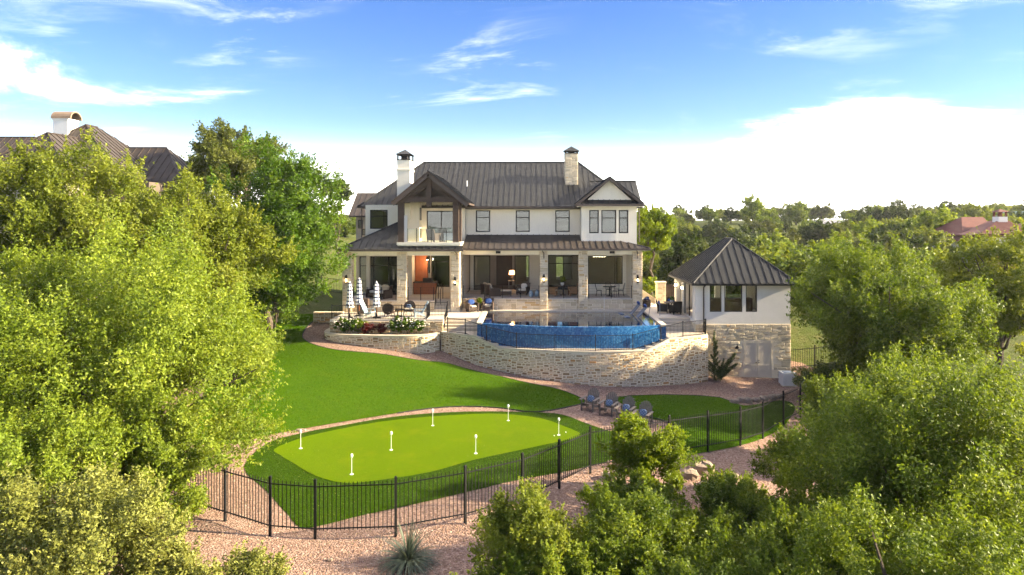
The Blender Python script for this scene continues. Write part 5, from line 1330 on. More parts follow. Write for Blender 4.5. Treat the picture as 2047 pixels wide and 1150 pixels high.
# roses and red shrubs in the raised bed
def bed_shrub(name, label, x, y, Rv, n, mat, seed, flowers=0):
    rng = np.random.default_rng(seed); z = ZPL - .14
    root = empty(name, (x, y, z), 0, label, 'shrub', 'shrubs in the raised bed')
    me, cc_ = crown_mesh('crown', seed, Rv, n, .085, mat, 7, 10, .6, sprig=.2)
    link_mesh('crown', me, root).location = (0, 0, Rv[2] * .95)
    m = MB()
    for i in range(5): limb(m, (rng.normal() * .1, rng.normal() * .1, -.05), Vector(cc_[int(rng.integers(len(cc_)))]) + Vector((0, 0, Rv[2] * .95)), .02, .006, rng, 3, 5)
    m.build('stem', bark, root)
    if flowers:
        d = unit_vecs(rng, flowers); d[:, 2] = np.abs(d[:, 2]); d[:, 1] = -np.abs(d[:, 1]) * .9 + .15
        f = MB()
        for q in d * np.array(Rv) * rng.uniform(.85, 1.06, (flowers, 1)):
            r_ = rng.uniform(.035, .06); f.lathe([(r_ * .3, -.02), (r_, .0), (r_ * .8, .025), (r_ * .2, .03)], 6, (q[0], q[1], q[2] + Rv[2] * .95))
        f.build('blossoms', petal, root, kind='stuff')
bed_shrub('rose_bush', 'white flowering rose bush at the left end of the raised bed', -12.05, 44.62, (.95, .5, .62), 9000, leaf_deep, 71, 46)
bed_shrub('rose_bush', 'large white flowering rose bush in the right half of the raised bed', -8.0, 44.38, (1.45, .5, .60), 13000, leaf_deep, 72, 80)
bed_shrub('rose_bush', 'yellow green rose shrub between the left roses and red barberry', -11.2, 44.75, (.5, .35, .62), 4000, leaf_lime, 73, 10)
bed_shrub('barberry', 'dark red barberry beside the left rose bush', -10.65, 44.5, (.6, .4, .42), 5500, leaf_red, 74)
bed_shrub('barberry', 'smaller dark red barberry beside the large rose bush', -9.72, 44.5, (.45, .36, .38), 4000, leaf_red, 75)
# juniper against the pool house
def juniper(x, y, label, seed):
    rng = np.random.default_rng(seed); z = h1(x, y); root = empty('juniper', (x, y, z), 0, label, 'shrub'); m = MB(); P = []; O = []
    axes = [((-.35, .0, 0), (-.42, .0, 2.75), .17)]
    for k in range(26):
        az = rng.uniform(-math.pi * .95, math.pi * .25) if k % 4 else rng.uniform(0, 6.28); l = rng.uniform(.6, 1.55) * (1.0 if math.cos(az) > 0 else .62); up = rng.uniform(.25, .95); s0 = (-.1 + rng.normal() * .12, rng.normal() * .06, rng.uniform(.05, .7))
        axes.append((s0, (s0[0] + math.cos(az) * l, s0[1] + math.sin(az) * l * .38, s0[2] + l * up), rng.uniform(.13, .22)))
    for k in range(12): axes.append(((-.4, 0, .5 + k * .17), (-.4 + rng.uniform(-.5, .55) * (1.1 - k * .08), rng.uniform(-.3, .2), .75 + k * .18), .12))
    for a, b, r_ in axes:
        a, b = np.array(a), np.array(b); limb(m, a, b, .03, .008, rng, 3, 5, .03); n = int(330 * np.linalg.norm(b - a)) + 60; t = rng.random(n) ** .8
        q = a + (b - a) * t[:, None]; q[:, 2] += .18 * np.linalg.norm(b - a) * t ** 2; d = unit_vecs(rng, n); P.append(q + d * (r_ * (1.12 - .75 * t) * rng.random(n) ** .5)[:, None]); O.append(d)
    P, O = np.concatenate(P), np.concatenate(O)
    link_mesh('crown', fast_mesh('crown', leaves(rng, P, O, .10, .03, None, .5, .8, tri=True), 3, rng.random(len(P)), leaf_juniper), root); m.build('trunk', bark, root)
juniper(12.2, 43.75, 'dark evergreen juniper with upswept branches against the pool house base', 81)
# yucca
def yucca(px, Y, label):
    x = wx(px, Y); z = h1(x, Y); rng = np.random.default_rng(5)
    root = empty('yucca', (x, Y, z), 0, label, 'plant'); N = 380; V = []; rn = []
    for i in range(N):
        az = rng.uniform(0, 2 * math.pi); el = math.acos(rng.uniform(.05, 1)) ; L = rng.uniform(.75, 1.15); w = .018; dv = np.array([math.cos(az) * math.sin(el), math.sin(az) * math.sin(el), math.cos(el)])
        side = np.array([-math.sin(az), math.cos(az), 0]) * w; p = np.array([0, 0, .12]) + dv * .08; pts = [p]; c = dv.copy()
        for s_ in range(5): c = c + np.array([0, 0, -.10 - .10 * math.sin(el)]); c /= np.linalg.norm(c); pts.append(pts[-1] + c * L / 5)
        v = rng.random()
        for s_ in range(5):
            a, b = 1 - s_ / 5.6, 1 - (s_ + 1) / 5.6; V.append([pts[s_] - side * a, pts[s_] + side * a, pts[s_ + 1] + side * b, pts[s_ + 1] - side * b]); rn.append(v)
    me = fast_mesh('blades', np.array(V), 4, np.array(rn), leaf_yucca); link_mesh('blades', me, root)
yucca(816, 18.9, 'grey green yucca with long arching blades on the near gravel')

# --- far woodland: individual trees, a few crowns shared between them
protos = []
for i, (mt, sd) in enumerate(((leaf_olive, 101), (leaf_mid, 102), (leaf_dark, 103), (leaf_warm, 104), (leaf_oak, 105))):
    r0 = tree('woodland_tree', 'x', 'tree', (0, 300 + i), (4.4, 4.0, 3.2), 3.3, 11000, .36, mt, sd, 'far woodland trees', tr=.22, lobes=12, clumps=12, limbs=5, flat=-.9)
    protos.append(r0)
FARL = ['pale olive oak in the distant woodland beyond the pool house', 'mid green oak in the distant woodland beyond the pool house', 'dark green oak in the distant woodland beyond the pool house',
        'golden olive oak in the distant woodland beyond the pool house', 'yellow green oak in the distant woodland beyond the pool house']
rr = random.Random(4); first = set(); placed = []
far_sites = []
for row, (Y, y_px, lo, hi, st) in enumerate(((60, 0, 1600, 1950, 60), (68, 0, 1400, 1880, 56), (80, 0, 1320, 1900, 50), (95, 0, 1290, 2060, 50), (115, 0, 1280, 2060, 46), (142, 0, 1290, 2080, 42), (182, 0, 1300, 2080, 40), (228, 0, 1310, 2080, 40), (275, 0, 1290, 2080, 34), (330, 0, 1290, 2080, 30))):
    px = lo
    while px < hi:
        far_sites.append((px + rr.uniform(-15, 15), Y * rr.uniform(.95, 1.06))); px += st * rr.uniform(.8, 1.25)
for px, Y in [(30, 75), (300, 70), (420, 78), (620, 110), (690, 130), (1290, 85)]: far_sites.append((px, Y))
for px, Y in far_sites:
    if 1630 < px < 1790 and Y > 150 and Y < 215: continue
    if px > 1880 and 76 < Y < 98: continue
    i = rr.randrange(5); x = wx(px, Y)
    o = protos[i] if i not in first else copy_tree(protos[i]); first.add(i)
    s_ = rr.choice([.65, .75, .85, .9, 1.0, 1.15]) * (1.0 if Y < 100 else .9)
    o.location = (x, Y, h1(x, Y)); o.rotation_euler.z = rr.uniform(0, 6.28); o.scale = (s_ * rr.uniform(.9, 1.2), s_ * rr.uniform(.9, 1.2), s_ * rr.uniform(.85, 1.1))
    kind = ['pale olive', 'mid green', 'dark green', 'golden olive', 'yellow green'][i]
    depth = 'on the nearer wooded slope' if Y < 85 else 'in the middle of the far woodland' if Y < 160 else 'on the wooded skyline'
    where = 'behind the pool house roof' if px < 1480 else 'beside the pool house' if px < 1660 else 'above the wide oak' if px < 1880 else 'near the red tiled villa'
    o['label'] = '%s oak %s %s' % (kind, depth, where)
    if px < 1295: o['label'] = {30: 'oak crown behind the chimney of the brown roofed neighbour', 300: 'oak behind the brown roofed neighbour house on the left', 420: 'oak hidden behind the deep green tree', 620: 'distant oak left of the small stone house', 690: 'distant oak right above the small stone house', 1290: 'distant oak right behind the house corner'}.get(px, o['label'])
    o['group'] = 'far woodland trees'
for i, p in enumerate(protos):
    if i not in first: p.location = (60, 130, h1(60, 130)); p['label'] = FARL[i]

# ------------------------------------------------------------------ neighbouring houses
def hip(parent, x0, x1, y0, y1, ze, ridge, mat, width=.6):
    (ax, ay, rz_), (bx, by, _) = ridge
    A1, B1 = (ax, ay, rz_), (bx, by, rz_)
    if abs(ax - bx) >= abs(ay - by):
        pl = [[(x0, y0, ze), (x1, y0, ze), B1, A1] if A1 != B1 else [(x0, y0, ze), (x1, y0, ze), A1], [(x1, y1, ze), (x0, y1, ze), A1, B1] if A1 != B1 else [(x1, y1, ze), (x0, y1, ze), A1], [(x0, y1, ze), (x0, y0, ze), A1], [(x1, y0, ze), (x1, y1, ze), B1]]
        cp = [(A1, B1), ((x0, y0, ze), A1), ((x1, y0, ze), B1)]
    else:
        pl = [[(x0, y0, ze), (x1, y0, ze), A1], [(x1, y0, ze), (x1, y1, ze), B1, A1], [(x1, y1, ze), (x0, y1, ze), B1], [(x0, y1, ze), (x0, y0, ze), A1, B1]]
        cp = [(A1, B1), ((x0, y0, ze), A1), ((x1, y0, ze), A1)]
    return roof_set(parent, pl, mat, width, .2, under=trim_brown, caps=[c for c in cp if c[0] != c[1]])
nb = empty('neighbour_house', (-32, 54, h1(-32, 54)), 0, 'neighbour house with brown metal roofs and white chimney on the left', 'house')
zg = h1(-32, 54) - 1
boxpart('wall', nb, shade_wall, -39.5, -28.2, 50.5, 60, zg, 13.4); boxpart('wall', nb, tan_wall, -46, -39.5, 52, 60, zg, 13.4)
a = at(172, 250, 54); hip(nb, a.x - 6.0, a.x + 5.6, 49.0, 60.5, 13.4, ((a.x, 54, a.z), (a.x, 55.5, a.z)), roof_brown)
a = at(95, 266, 49.5); hip(nb, a.x - 3.9, a.x + 3.9, 46.0, 54, 13.45, ((a.x, 49.5, a.z), (a.x, 53, a.z)), roof_brown)
boxpart('wall', nb, tan_wall, a.x - 3.4, a.x + 3.4, 46.5, 50.4, zg, 13.3)
a, b = at(250, 296, 56.5), at(333, 296, 56.5); hip(nb, a.x - 2, b.x + 2.9, 53.2, 60.2, 13.6, ((a.x, 56.5, a.z), (b.x, 56.5, a.z)), roof_brown)
a, b = at(-60, 275, 58), at(70, 275, 58); hip(nb, a.x - 3, b.x + 3, 54, 62, 14.2, ((a.x, 58, a.z), (b.x, 58, a.z)), roof_brown)
a, b = at(106, 237, 53), at(135, 237, 53)
nc = MB().box(a.x, b.x, 53, 54.2, 14, a.z).box(a.x - .07, b.x + .07, 52.93, 54.27, a.z - .12, a.z).build('chimney', white_wall, nb, glob=True)
m = MB(); K = 10; cx_, rx_ = (a.x + b.x) / 2, (b.x - a.x) / 2
for y in (52.9, 53.0, 54.2, 54.3):
    pass
for r_ in (.62, .52):
    for i in range(K + 1):
        t = math.pi * i / K
        for xx in (a.x - .12, b.x + .3): m.v.append((xx, 53.6 - r_ * 1.15 * math.cos(t), a.z + r_ * math.sin(t)))
for s_ in range(2):
    for i in range(K): k_ = s_ * 2 * (K + 1) + i * 2; m.f.append((k_, k_ + 1, k_ + 3, k_ + 2))
for i in range(K):
    for e in (0, 1): k0_, k1_ = i * 2 + e, 2 * (K + 1) + i * 2 + e; m.f.append((k0_, k0_ + 2, k1_ + 2, k1_))
q = m.build('chimney_cap', clay_m, nc); q.location = -origin_of(nc)
# small stone house between the trees and the main house
sh = empty('stone_cottage', (-17, 73, h1(-17, 73)), 0, 'stone house with brown metal gable roof glimpsed behind the left end', 'house')
a = at(706, 430, 72); b = at(760, 430, 72)
boxpart('wall', sh, tan_wall, a.x + .3, b.x, 72, 78, h1(-17, 73) - .5, a.z)
zr_ = wz(386, 75); roof_set(sh, [[(a.x - .3, 71.4, a.z - .1), (b.x + 1, 71.4, a.z - .1), (b.x + 1, 75, zr_), (a.x - .3, 75, zr_)], [(b.x + 1, 78.6, a.z - .1), (a.x - .3, 78.6, a.z - .1), (a.x - .3, 75, zr_), (b.x + 1, 75, zr_)]], roof_brown, .6)
MB().add([(a.x + .3, 72, a.z), (a.x + .3, 78, a.z), (a.x + .3, 75, zr_ - .1)], [(0, 2, 1)]).build('gable_wall', tan_wall, sh, glob=True)
window(sh, wx(716, 71.9), wx(725, 71.9), wz(457, 71.9), wz(440, 71.9), 71.88, (), (), .06)
window(sh, wx(724, 71.9), wx(733, 71.9), wz(470, 71.9), wz(452, 71.9) - .3, 71.88, (), (), .06)
# red tiled villa on the right
vl = empty('tile_roof_villa', (54, 84, h1(54, 84)), 0, 'white villa with red clay tile roofs and small bell chimney at the right edge', 'house')
zg = h1(54, 84) - 1; V0 = 82
far_sites_note = None
boxpart('wall', vl, white_wall, wx(1990, V0), wx(2110, V0), V0, 94, zg, wz(466, V0))
boxpart('wall', vl, white_wall, wx(1925, 86), wx(1990, 86), 86, 95, zg, wz(481, 86))
def tile_gable(x0, x1, y0, y1, ze, zr):
    xm = (x0 + x1) / 2; P1 = [(x0, y0, ze), (x0, y1, ze), (xm, y1, zr), (xm, y0, zr)]; P2 = [(x1, y0, ze), (x1, y1, ze), (xm, y1, zr), (xm, y0, zr)]
    rf = roof_body(vl, [P1, P2], .2, roof_tile); base = origin_of(rf); n = 14
    for P in (P1, P2):
        for i in range(n):
            y = y0 + (y1 - y0) * (i + .5) / n; a, b = Vector((P[0][0], y, ze + .03)), Vector((xm, y, zr + .03))
            o = MB().tube((0, 0, 0), b - a, .2, .2, 8).build('tile_row', roof_tile, rf); o.location = a - base
    return rf
def tile_hip(x0, x1, y0, y1, ze, xa, xb, ym, zr):
    A1, B1 = (xa, ym, zr), (xb, ym, zr)
    pl = [[(x0, y0, ze), (x1, y0, ze), B1, A1], [(x1, y1, ze), (x0, y1, ze), A1, B1], [(x0, y1, ze), (x0, y0, ze), A1], [(x1, y0, ze), (x1, y1, ze), B1]]
    rf = roof_body(vl, pl, .2, roof_tile); base = origin_of(rf); n = 26
    for i in range(n):
        x = x0 + (x1 - x0) * (i + .5) / n
        t = min(1, (x - x0) / (xa - x0 + 1e-6), (x1 - x) / (x1 - xb + 1e-6)); xt = x
        a = Vector((x, y0, ze + .03)); b = Vector((xt, y0 + (ym - y0) * t, ze + (zr - ze) * t + .03))
        o = MB().tube((0, 0, 0), b - a, .14, .14, 8).build('tile_row', roof_tile, rf); o.location = a - base
tile_hip(wx(1905, 86), wx(1990, 86), 84, 95, wz(480, 86), wx(1922, 89), wx(1965, 89), 89, wz(434, 89))
tile_hip(wx(1950, V0), wx(2062, V0), V0 - .8, 94, wz(470, V0), wx(2000, 87), wx(2004, 87), 87, wz(438, 87))
tile_hip(wx(2035, 88), wx(2120, 88), 87, 97, wz(462, 88), wx(2050, 91), wx(2100, 91), 91, wz(446, 91))
bc = at(1999, 436, 86); c0 = MB().box(bc.x - .55, bc.x + .55, 85.4, 86.6, bc.z - 1, bc.z + .15).build('chimney', white_wall, vl, glob=True)
q = MB()
for a in (-.45, .45):
    for d in (-.45, .45): q.box(bc.x + a - .1, bc.x + a + .1, 86 + d - .1, 86 + d + .1, bc.z + .15, bc.z + .75)
q.add([(bc.x - .75, 85.2, bc.z + .75), (bc.x + .75, 85.2, bc.z + .75), (bc.x + .75, 86.8, bc.z + .75), (bc.x - .75, 86.8, bc.z + .75), (bc.x, 86, bc.z + 1.15)], [(0, 1, 4), (1, 2, 4), (2, 3, 4), (3, 0, 4), (3, 2, 1, 0)])
q = q.build('chimney_cap', roof_tile, c0); q.location = -origin_of(c0)
MB().add([(wx(2035, V0) + .45 * math.cos(t), V0 - .02, wz(492, V0) + .55 * math.sin(t) * (1 if math.sin(t) > 0 else 1.2)) for t in np.linspace(0, 2 * math.pi, 16, endpoint=False)], [tuple(range(16))]).build('window', screen_black, vl, glob=True)
# far houses on the skyline
def far_house(px0, px1, Y, ye, yr_, yg, wall, roof, label, gable=False):
    x0, x1 = wx(px0, Y), wx(px1, Y); ze, zr, zg = wz(ye, Y), wz(yr_, Y), min(wz(yg, Y), h1((x0 + x1) / 2, Y) - .5)
    r0 = empty('far_house', ((x0 + x1) / 2, Y + 4, zg), 0, label, 'house', 'houses on the skyline')
    boxpart('wall', r0, wall, x0 + .5, x1 - .5, Y, Y + 9, zg, ze)
    w = (x1 - x0) * .22
    pl = [[(x0, Y - .6, ze), (x1, Y - .6, ze), (x1 - w, Y + 4.5, zr), (x0 + w, Y + 4.5, zr)], [(x1, Y + 9.6, ze), (x0, Y + 9.6, ze), (x0 + w, Y + 4.5, zr), (x1 - w, Y + 4.5, zr)], [(x0, Y + 9.6, ze), (x0, Y - .6, ze), (x0 + w, Y + 4.5, zr)], [(x1, Y - .6, ze), (x1, Y + 9.6, ze), (x1 - w, Y + 4.5, zr)]]
    roof_body(r0, pl, .25, roof)
    n = max(2, int((x1 - x0) / 4))
    for i in range(n):
        x = x0 + (x1 - x0) * (i + .5) / n; boxpart('window', r0, screen_black, x - .7, x + .7, Y - .06, Y - .01, zg + (ze - zg) * .45, ze - .5)
    return r0
f1 = far_house(1632, 1700, 195, 451, 441, 464, tan_wall, roof_pale, 'low grey roofed house on the skyline behind the woods')
boxpart('screened_porch', f1, screen_black, wx(1668, 193), wx(1696, 193), 193, 194.3, h1(88, 193), wz(450, 193))
far_house(1698, 1745, 190, 449, 440, 466, tan_wall, roof_pale, 'tan gabled house beside the grey roofed skyline house')
far_house(1590, 1630, 230, 446, 441, 462, white_wall, roof_pale, 'pale house end peeking over the far woods')
far_house(1800, 1865, 200, 442, 433, 470, tan_wall, roof_green, 'green roofed house behind the wide oak on the skyline')
far_house(2015, 2110, 160, 440, 422, 475, tan_wall, roof_green, 'green roofed house behind the red tiled villa')
far_house(1560, 1600, 250, 446, 442, 462, tan_wall, roof_green, 'small dark green roof above the middle of the far woods')

# ------------------------------------------------------------------ garden objects
def deck_xy(px, py, z): 
    Y = F * (CZ - z) / (py - CY); return (wx(px, Y), Y, z)
# wooden garden chairs
def make_adirondack():
    r0 = empty('garden_chair', (0, 0, 0)); q = MB()      # faces -Y
    for i in range(6): q.cbox((0, -.28 + i * .105, .36 - i * .028), .54, .09, .022, Matrix.Rotation(-.25, 3, 'X'))
    q.build('seat', grey_wood, r0)
    q = MB()
    for i in range(7):
        x = (i - 3) * .082; h = .80 - .022 * (i - 3) ** 2
        M3 = Matrix.Rotation(-.42, 3, 'X') @ Matrix.Rotation((i - 3) * .035, 3, 'Y')
        q.cbox(Vector((x * .9, .30, .24)) + M3 @ Vector((0, 0, h / 2)), .074, .02, h, M3)
    q.cbox((0, .47, .60), .62, .05, .06); q.build('backrest', grey_wood, r0)
    for s in (-1, 1):
        MB().box(s * .36 - .07, s * .36 + .07, -.40, .40, .55, .575).box(s * .34 - .02, s * .34 + .02, -.3, -.2, .45, .55).build('armrest', grey_wood, r0)
        MB().box(s * .31 - .02, s * .31 + .02, -.36, -.27, 0, .55).build('leg', grey_wood, r0)
        MB().add([(s * .28 - .015, -.36, .24), (s * .28 + .015, -.36, .24), (s * .28 + .015, .55, .02), (s * .28 - .015, .55, .02), (s * .28 - .015, -.36, .36), (s * .28 + .015, -.36, .36), (s * .28 + .015, .55, .12), (s * .28 - .015, .55, .12)],
                 [(0, 3, 2, 1), (4, 5, 6, 7), (0, 1, 5, 4), (1, 2, 6, 5), (2, 3, 7, 6), (3, 0, 4, 7)]).build('leg', grey_wood, r0)
        MB().box(s * .33 - .02, s * .33 + .02, .36, .44, 0, .55).build('leg', grey_wood, r0)
    return r0
def make_pillow():
    o = MB().pillow((0, 0, 0), .36, .34, .13, None, .35).build('throw_pillow', plaid); return o
ac = make_adirondack(); pl_ = make_pillow()
ORD = ['first wooden garden chair from the lawn tip on the gravel pad', 'second wooden garden chair from the lawn tip on the gravel pad', 'third wooden garden chair from the lawn tip on the gravel pad', 'fourth wooden garden chair half hidden behind the bright bush']
PRD = ['blue pillow on the first wooden chair from the lawn tip', 'blue checked pillow on the second wooden chair', 'blue checked pillow on the third wooden chair', 'blue pillow on the fourth wooden chair behind the bush']
for i, (px, py) in enumerate([(1179, 820), (1216, 829), (1250, 839), (1284, 850)]):
    x, y = gp(px, py); z = h1(x, y) + .012; c = ac if i == 0 else copy_tree(ac); rz = R(-28)
    c.location = (x, y, z); c.rotation_euler.z = rz; c.scale = (1.06,) * 3; tag(c, ORD[i], 'chair', 'wooden garden chairs')
    p = pl_ if i == 0 else copy_tree(pl_)
    M4 = Matrix.Translation((x, y, z)) @ Matrix.Rotation(rz, 4, 'Z') @ Matrix.Translation((0, .14, .56)) @ Matrix.Rotation(R(66), 4, 'X')
    p.matrix_world = M4; p.location = M4.translation; p.rotation_euler = M4.to_euler(); tag(p, PRD[i], 'pillow', 'pillows on the garden chairs')
# putting pins and balls
def make_pin():
    r0 = empty('putting_pin', (0, 0, 0))
    MB().tube((0, 0, 0), (0, 0, .66), .0105, .0105, 8).build('stick', white_paint, r0)
    MB().lathe([(.015, .65), (.042, .67), (.055, .73), (.042, .79), (.015, .81)], 12).build('target', white_paint, r0, smooth=True)
    MB().lathe([(.075, 0), (.075, .012), (.02, .02)], 14).build('cup', white_paint, r0)
    return r0
pin = make_pin()
PIN = ['white putting pin closest to the fence corner', 'white putting pin near the left tip of the green', 'white putting pin in the middle left of the green', 'white putting pin in the sunlit right part by the fence', 'white putting pin at the back edge under the lawn', 'white putting pin at the back right under the lawn tip', 'white putting pin at the right tip beside two balls']
for i, (px, py) in enumerate([(703, 951), (601, 899), (782, 902), (951, 909), (865, 853), (1016, 843), (1117, 872)]):
    x, y = gp(px, py); c = pin if i == 0 else copy_tree(pin); c.location = (x, y, h1(x, y) + .046); c.scale = (1, 1, 1.0); tag(c, PIN[i], 'golf pin', 'pins on the putting green')
for i, (px, py) in enumerate([(1108, 874), (1131, 867)]):
    x, y = gp(px, py); o = MB().lathe([(.004, -.0215), (.015, -.015), (.0215, 0), (.015, .015), (.004, .0215)], 10).build('golf_ball', white_paint, smooth=True); o.location = (x, y, h1(x, y) + .068)
    o.scale = (1.3,) * 3; tag(o, ['golf ball left of the pin at the right tip', 'golf ball right of the pin at the right tip'][i], 'golf ball', 'balls on the green')
# furled umbrellas
def make_umbrella():
    r0 = empty('umbrella', (0, 0, 0))
    MB().tube((0, 0, 0), (0, 0, 2.3), .024, .024, 8).build('pole', orange_wood, r0)
    MB().lathe([(.27, 0), (.27, .05), (.06, .08), (.04, .3), (.028, .32)], 16).build('base', black_metal, r0)
    prof = []
    for i in range(8):
        z0 = .72 + i * .2; w = [.27, .24, .20, .185, .175, .165, .15, .12][i]; prof += [(w, z0), (w * .97, z0 + .06), (w * .80, z0 + .19)]
    prof += [(.05, 2.34), (.015, 2.42)]
    MB().lathe(prof, 32, (0, 0, 0), .12, 8).build('canopy', stripe, r0)
    return r0
um = make_umbrella()
for i, (x, y, lb) in enumerate([(-12.05, 45.6, 'furled navy and white striped umbrella nearest the stone corner column'), (-11.75, 46.9, 'furled navy and white umbrella behind the other two'), (-10.3, 45.75, 'furled navy and white striped umbrella closest to the dark chairs')]):
    c = um if i == 0 else copy_tree(um); c.location = (x, y, ZD + .013 if y < 46.2 else ZD); c.rotation_euler.z = i * 1.1; c.scale = (1, 1, 1.02 if i != 1 else 1.08); tag(c, lb, 'umbrella', 'furled umbrellas on the terrace')
# chairs on the umbrella terrace
def tub_chair(mat, cush, rb=.42, hb=.95):
    """round wicker chair with a disc back, faces -Y"""
    r0 = empty('wicker_chair', (0, 0, 0)); q = MB()
    for i in range(13):
        t = math.pi * (i / 12); q.tube((.0, 0, 0), (0, 0, .001), .001)
    q = MB(); K = 16
    pts = [(rb * math.cos(2 * math.pi * i / K), .30 + .10 * math.cos(2 * math.pi * i / K) ** 2 * -1.2, .62 + rb * .92 * math.sin(2 * math.pi * i / K)) for i in range(K)]
    q.prism(pts, (0, .05, .0)); q.build('backrest', mat, r0)
    MB().lathe([(.30, .30), (.36, .34), (.36, .42), (.30, .44)], 14).build('seat', mat, r0)
    MB().pillow((0, -.02, .48), .58, .56, .10).build('cushion', cush, r0)
    for sx in (-1, 1):
        for sy in (-1, 1): MB().tube((sx * .3, sy * .26, 0), (sx * .24, sy * .22, .32), .025).build('leg', mat, r0)
    return r0
tc1 = tub_chair(wicker, cush_cream)
def place(o, x, y, z, rz, label, cat, group=None):
    o.location = (x, y, z); o.rotation_euler.z = rz; return tag(o, label, cat, group)
place(tc1, -8.35, 46.9, ZD, R(-10), 'dark round-backed wicker chair facing the garden on the umbrella terrace', 'chair', 'wicker chairs on the umbrella terrace')
p = copy_tree(pl_); p.location = (-8.35, 46.86, ZD + .66); p.rotation_euler = (R(72), 0, R(-10)); p.scale = (1.1, .7, 1); tag(p, 'blue patterned pillow on the round-backed wicker chair', 'pillow')
tc2 = copy_tree(tc1); place(tc2, -9.45, 45.85, ZD + .013, R(170), 'dark round-backed wicker chair seen from behind at the rail', 'chair', 'wicker chairs on the umbrella terrace')
def sling_chair(mat):
    """low angled garden chair, faces -Y"""
    r0 = empty('lounge_chair', (0, 0, 0))
    MB().cbox((0, -.02, .30), .55, .58, .05, Matrix.Rotation(-.2, 3, 'X')).build('seat', mat, r0)
    MB().cbox((0, .42, .66), .55, .05, .85, Matrix.Rotation(-.5, 3, 'X')).build('backrest', mat, r0)
    for s in (-1, 1):
        MB().box(s * .31 - .05, s * .31 + .05, -.34, .38, .50, .53).build('armrest', mat, r0)
        MB().tube((s * .3, -.3, 0), (s * .3, -.26, .5), .03).build('leg', mat, r0)
        MB().tube((s * .28, .45, 0), (s * .28, -.2, .34), .03).build('leg', mat, r0)
    return r0
s1 = sling_chair(pale_blue); place(s1, -10.9, 46.25, ZD, R(75), 'pale blue garden chair beside the furled umbrellas', 'chair', 'pale blue chairs')
s2 = copy_tree(s1); place(s2, -7.55, 46.3, ZD, R(-75), 'pale blue garden chair near the step railing', 'chair', 'pale blue chairs')
def round_table(r, h, mat, label, loc, name='round_table'):
    r0 = empty(name, loc, 0, label, 'table')
    MB().lathe([(r * .98, h - .04), (r, h - .02), (r, h - .005), (r * .97, h)], 20).build('tabletop', mat, r0)
    MB().lathe([(.25, 0), (.25, .03), (.05, .06), (.04, h - .05), (.14, h - .04)], 12).build('pedestal', mat, r0)
    return r0
round_table(.5, .5, black_metal, 'low dark round table between the terrace chairs', (-9.0, 46.4, ZD))
st_ = stone_block(empty('stone_fire_column', (-12.3, 47.6, ZD), 0, 'dark brown panel cabinet behind the furled umbrellas', 'cabinet'), 'body', -12.1, -11.35, 47.7, 48.2, ZD, ZD + 1.05, fieldstone, '', .2, mort=wicker)
st_.parent.name = 'storage_cabinet'
# wicker armchairs by the pool
def armchair(mat, cush, pil=None, w=.74, name='wicker_armchair'):
    r0 = empty(name, (0, 0, 0))
    MB().box(-w / 2 + .06, w / 2 - .06, -.34, .30, .14, .34).build('seat', mat, r0)
    q = MB(); q.cbox((0, .36, .56), w, .09, .72, Matrix.Rotation(-.22, 3, 'X')); q.build('backrest', mat, r0)
    for s in (-1, 1):
        q = MB().box(s * (w / 2 - .03) - .045, s * (w / 2 - .03) + .045, -.36, .36, .12, .60).box(s * (w / 2 - .03) - .06, s * (w / 2 - .03) + .06, -.39, .36, .60, .64); q.build('armrest', mat, r0)
        for y in (-.32, .32): MB().box(s * (w / 2 - .05) - .03, s * (w / 2 - .05) + .03, y - .03, y + .03, 0, .14).build('leg', mat, r0)
    MB().pillow((0, -.03, .41), w - .2, .64, .15).build('cushion', cush, r0)
    if pil: MB().pillow((0, .22, .66), .46, .40, .16, Matrix.Rotation(R(70), 3, 'X'), .35).build('back_cushion', pil, r0)
    return r0
w1 = armchair(wicker, cush_cream, cush_blue); x, y, z = deck_xy(941, 617, ZD); place(w1, -4.15, 48.9, ZD, R(25), 'brown wicker armchair with blue cushion beside the corner column', 'chair', 'wicker armchairs by the pool')
w2 = copy_tree(w1); place(w2, -3.05, 49.75 - .35, ZD, R(-3), 'brown wicker armchair with blue cushion against the porch plinth', 'chair', 'wicker armchairs by the pool')
def potted(name, label, loc, r, h, pot, leafm, seed, Rv, n):
    r0 = empty(name, loc, 0, label, 'potted plant')
    MB().lathe([(r * .6, 0), (r * .95, h * .5), (r, h * .92), (r * 1.05, h), (r * .85, h), (r * .8, h * .9)], 14).build('pot', pot, r0)
    me, _ = crown_mesh('foliage', seed, Rv, n, .12, leafm, 6, 8, .4, sprig=.4); link_mesh('foliage', me, r0).location = (0, 0, h + Rv[2] * .7)
    return r0
potted('potted_plant', 'small green potted plant between the wicker armchairs', (-3.7, 49.6, ZD), .16, .5, wicker, leaf_lime, 201, (.25, .25, .25), 900)
# porch furniture
def sofa(w, mat, cush, label, loc, rz):
    r0 = empty('porch_sofa', loc, rz, label, 'sofa')
    MB().box(-w / 2, w / 2, -.42, .42, .10, .36).build('seat', mat, r0); MB().cbox((0, .40, .55), w, .12, .62, Matrix.Rotation(-.15, 3, 'X')).build('backrest', mat, r0)
    for s in (-1, 1): MB().box(s * w / 2 - .06, s * w / 2 + .06, -.44, .44, .0, .62).build('armrest', mat, r0)
    k = max(1, round(w / .75))
    for i in range(k):
        x = -w / 2 + .1 + (w - .2) * (i + .5) / k; MB().pillow((x, -.04, .45), (w - .2) / k - .02, .72, .18).build('cushion', cush, r0)
        MB().pillow((x, .24, .74), (w - .24) / k, .44, .18, Matrix.Rotation(R(74), 3, 'X'), .35).build('back_cushion', cush_cream if i % 2 else cush, r0)
    return r0
sofa(1.7, wicker, cush_white, 'wicker sofa with white cushions in the porch bay nearest the umbrellas', (-11.2, 50.6, ZP), R(180 + 90 + 60))
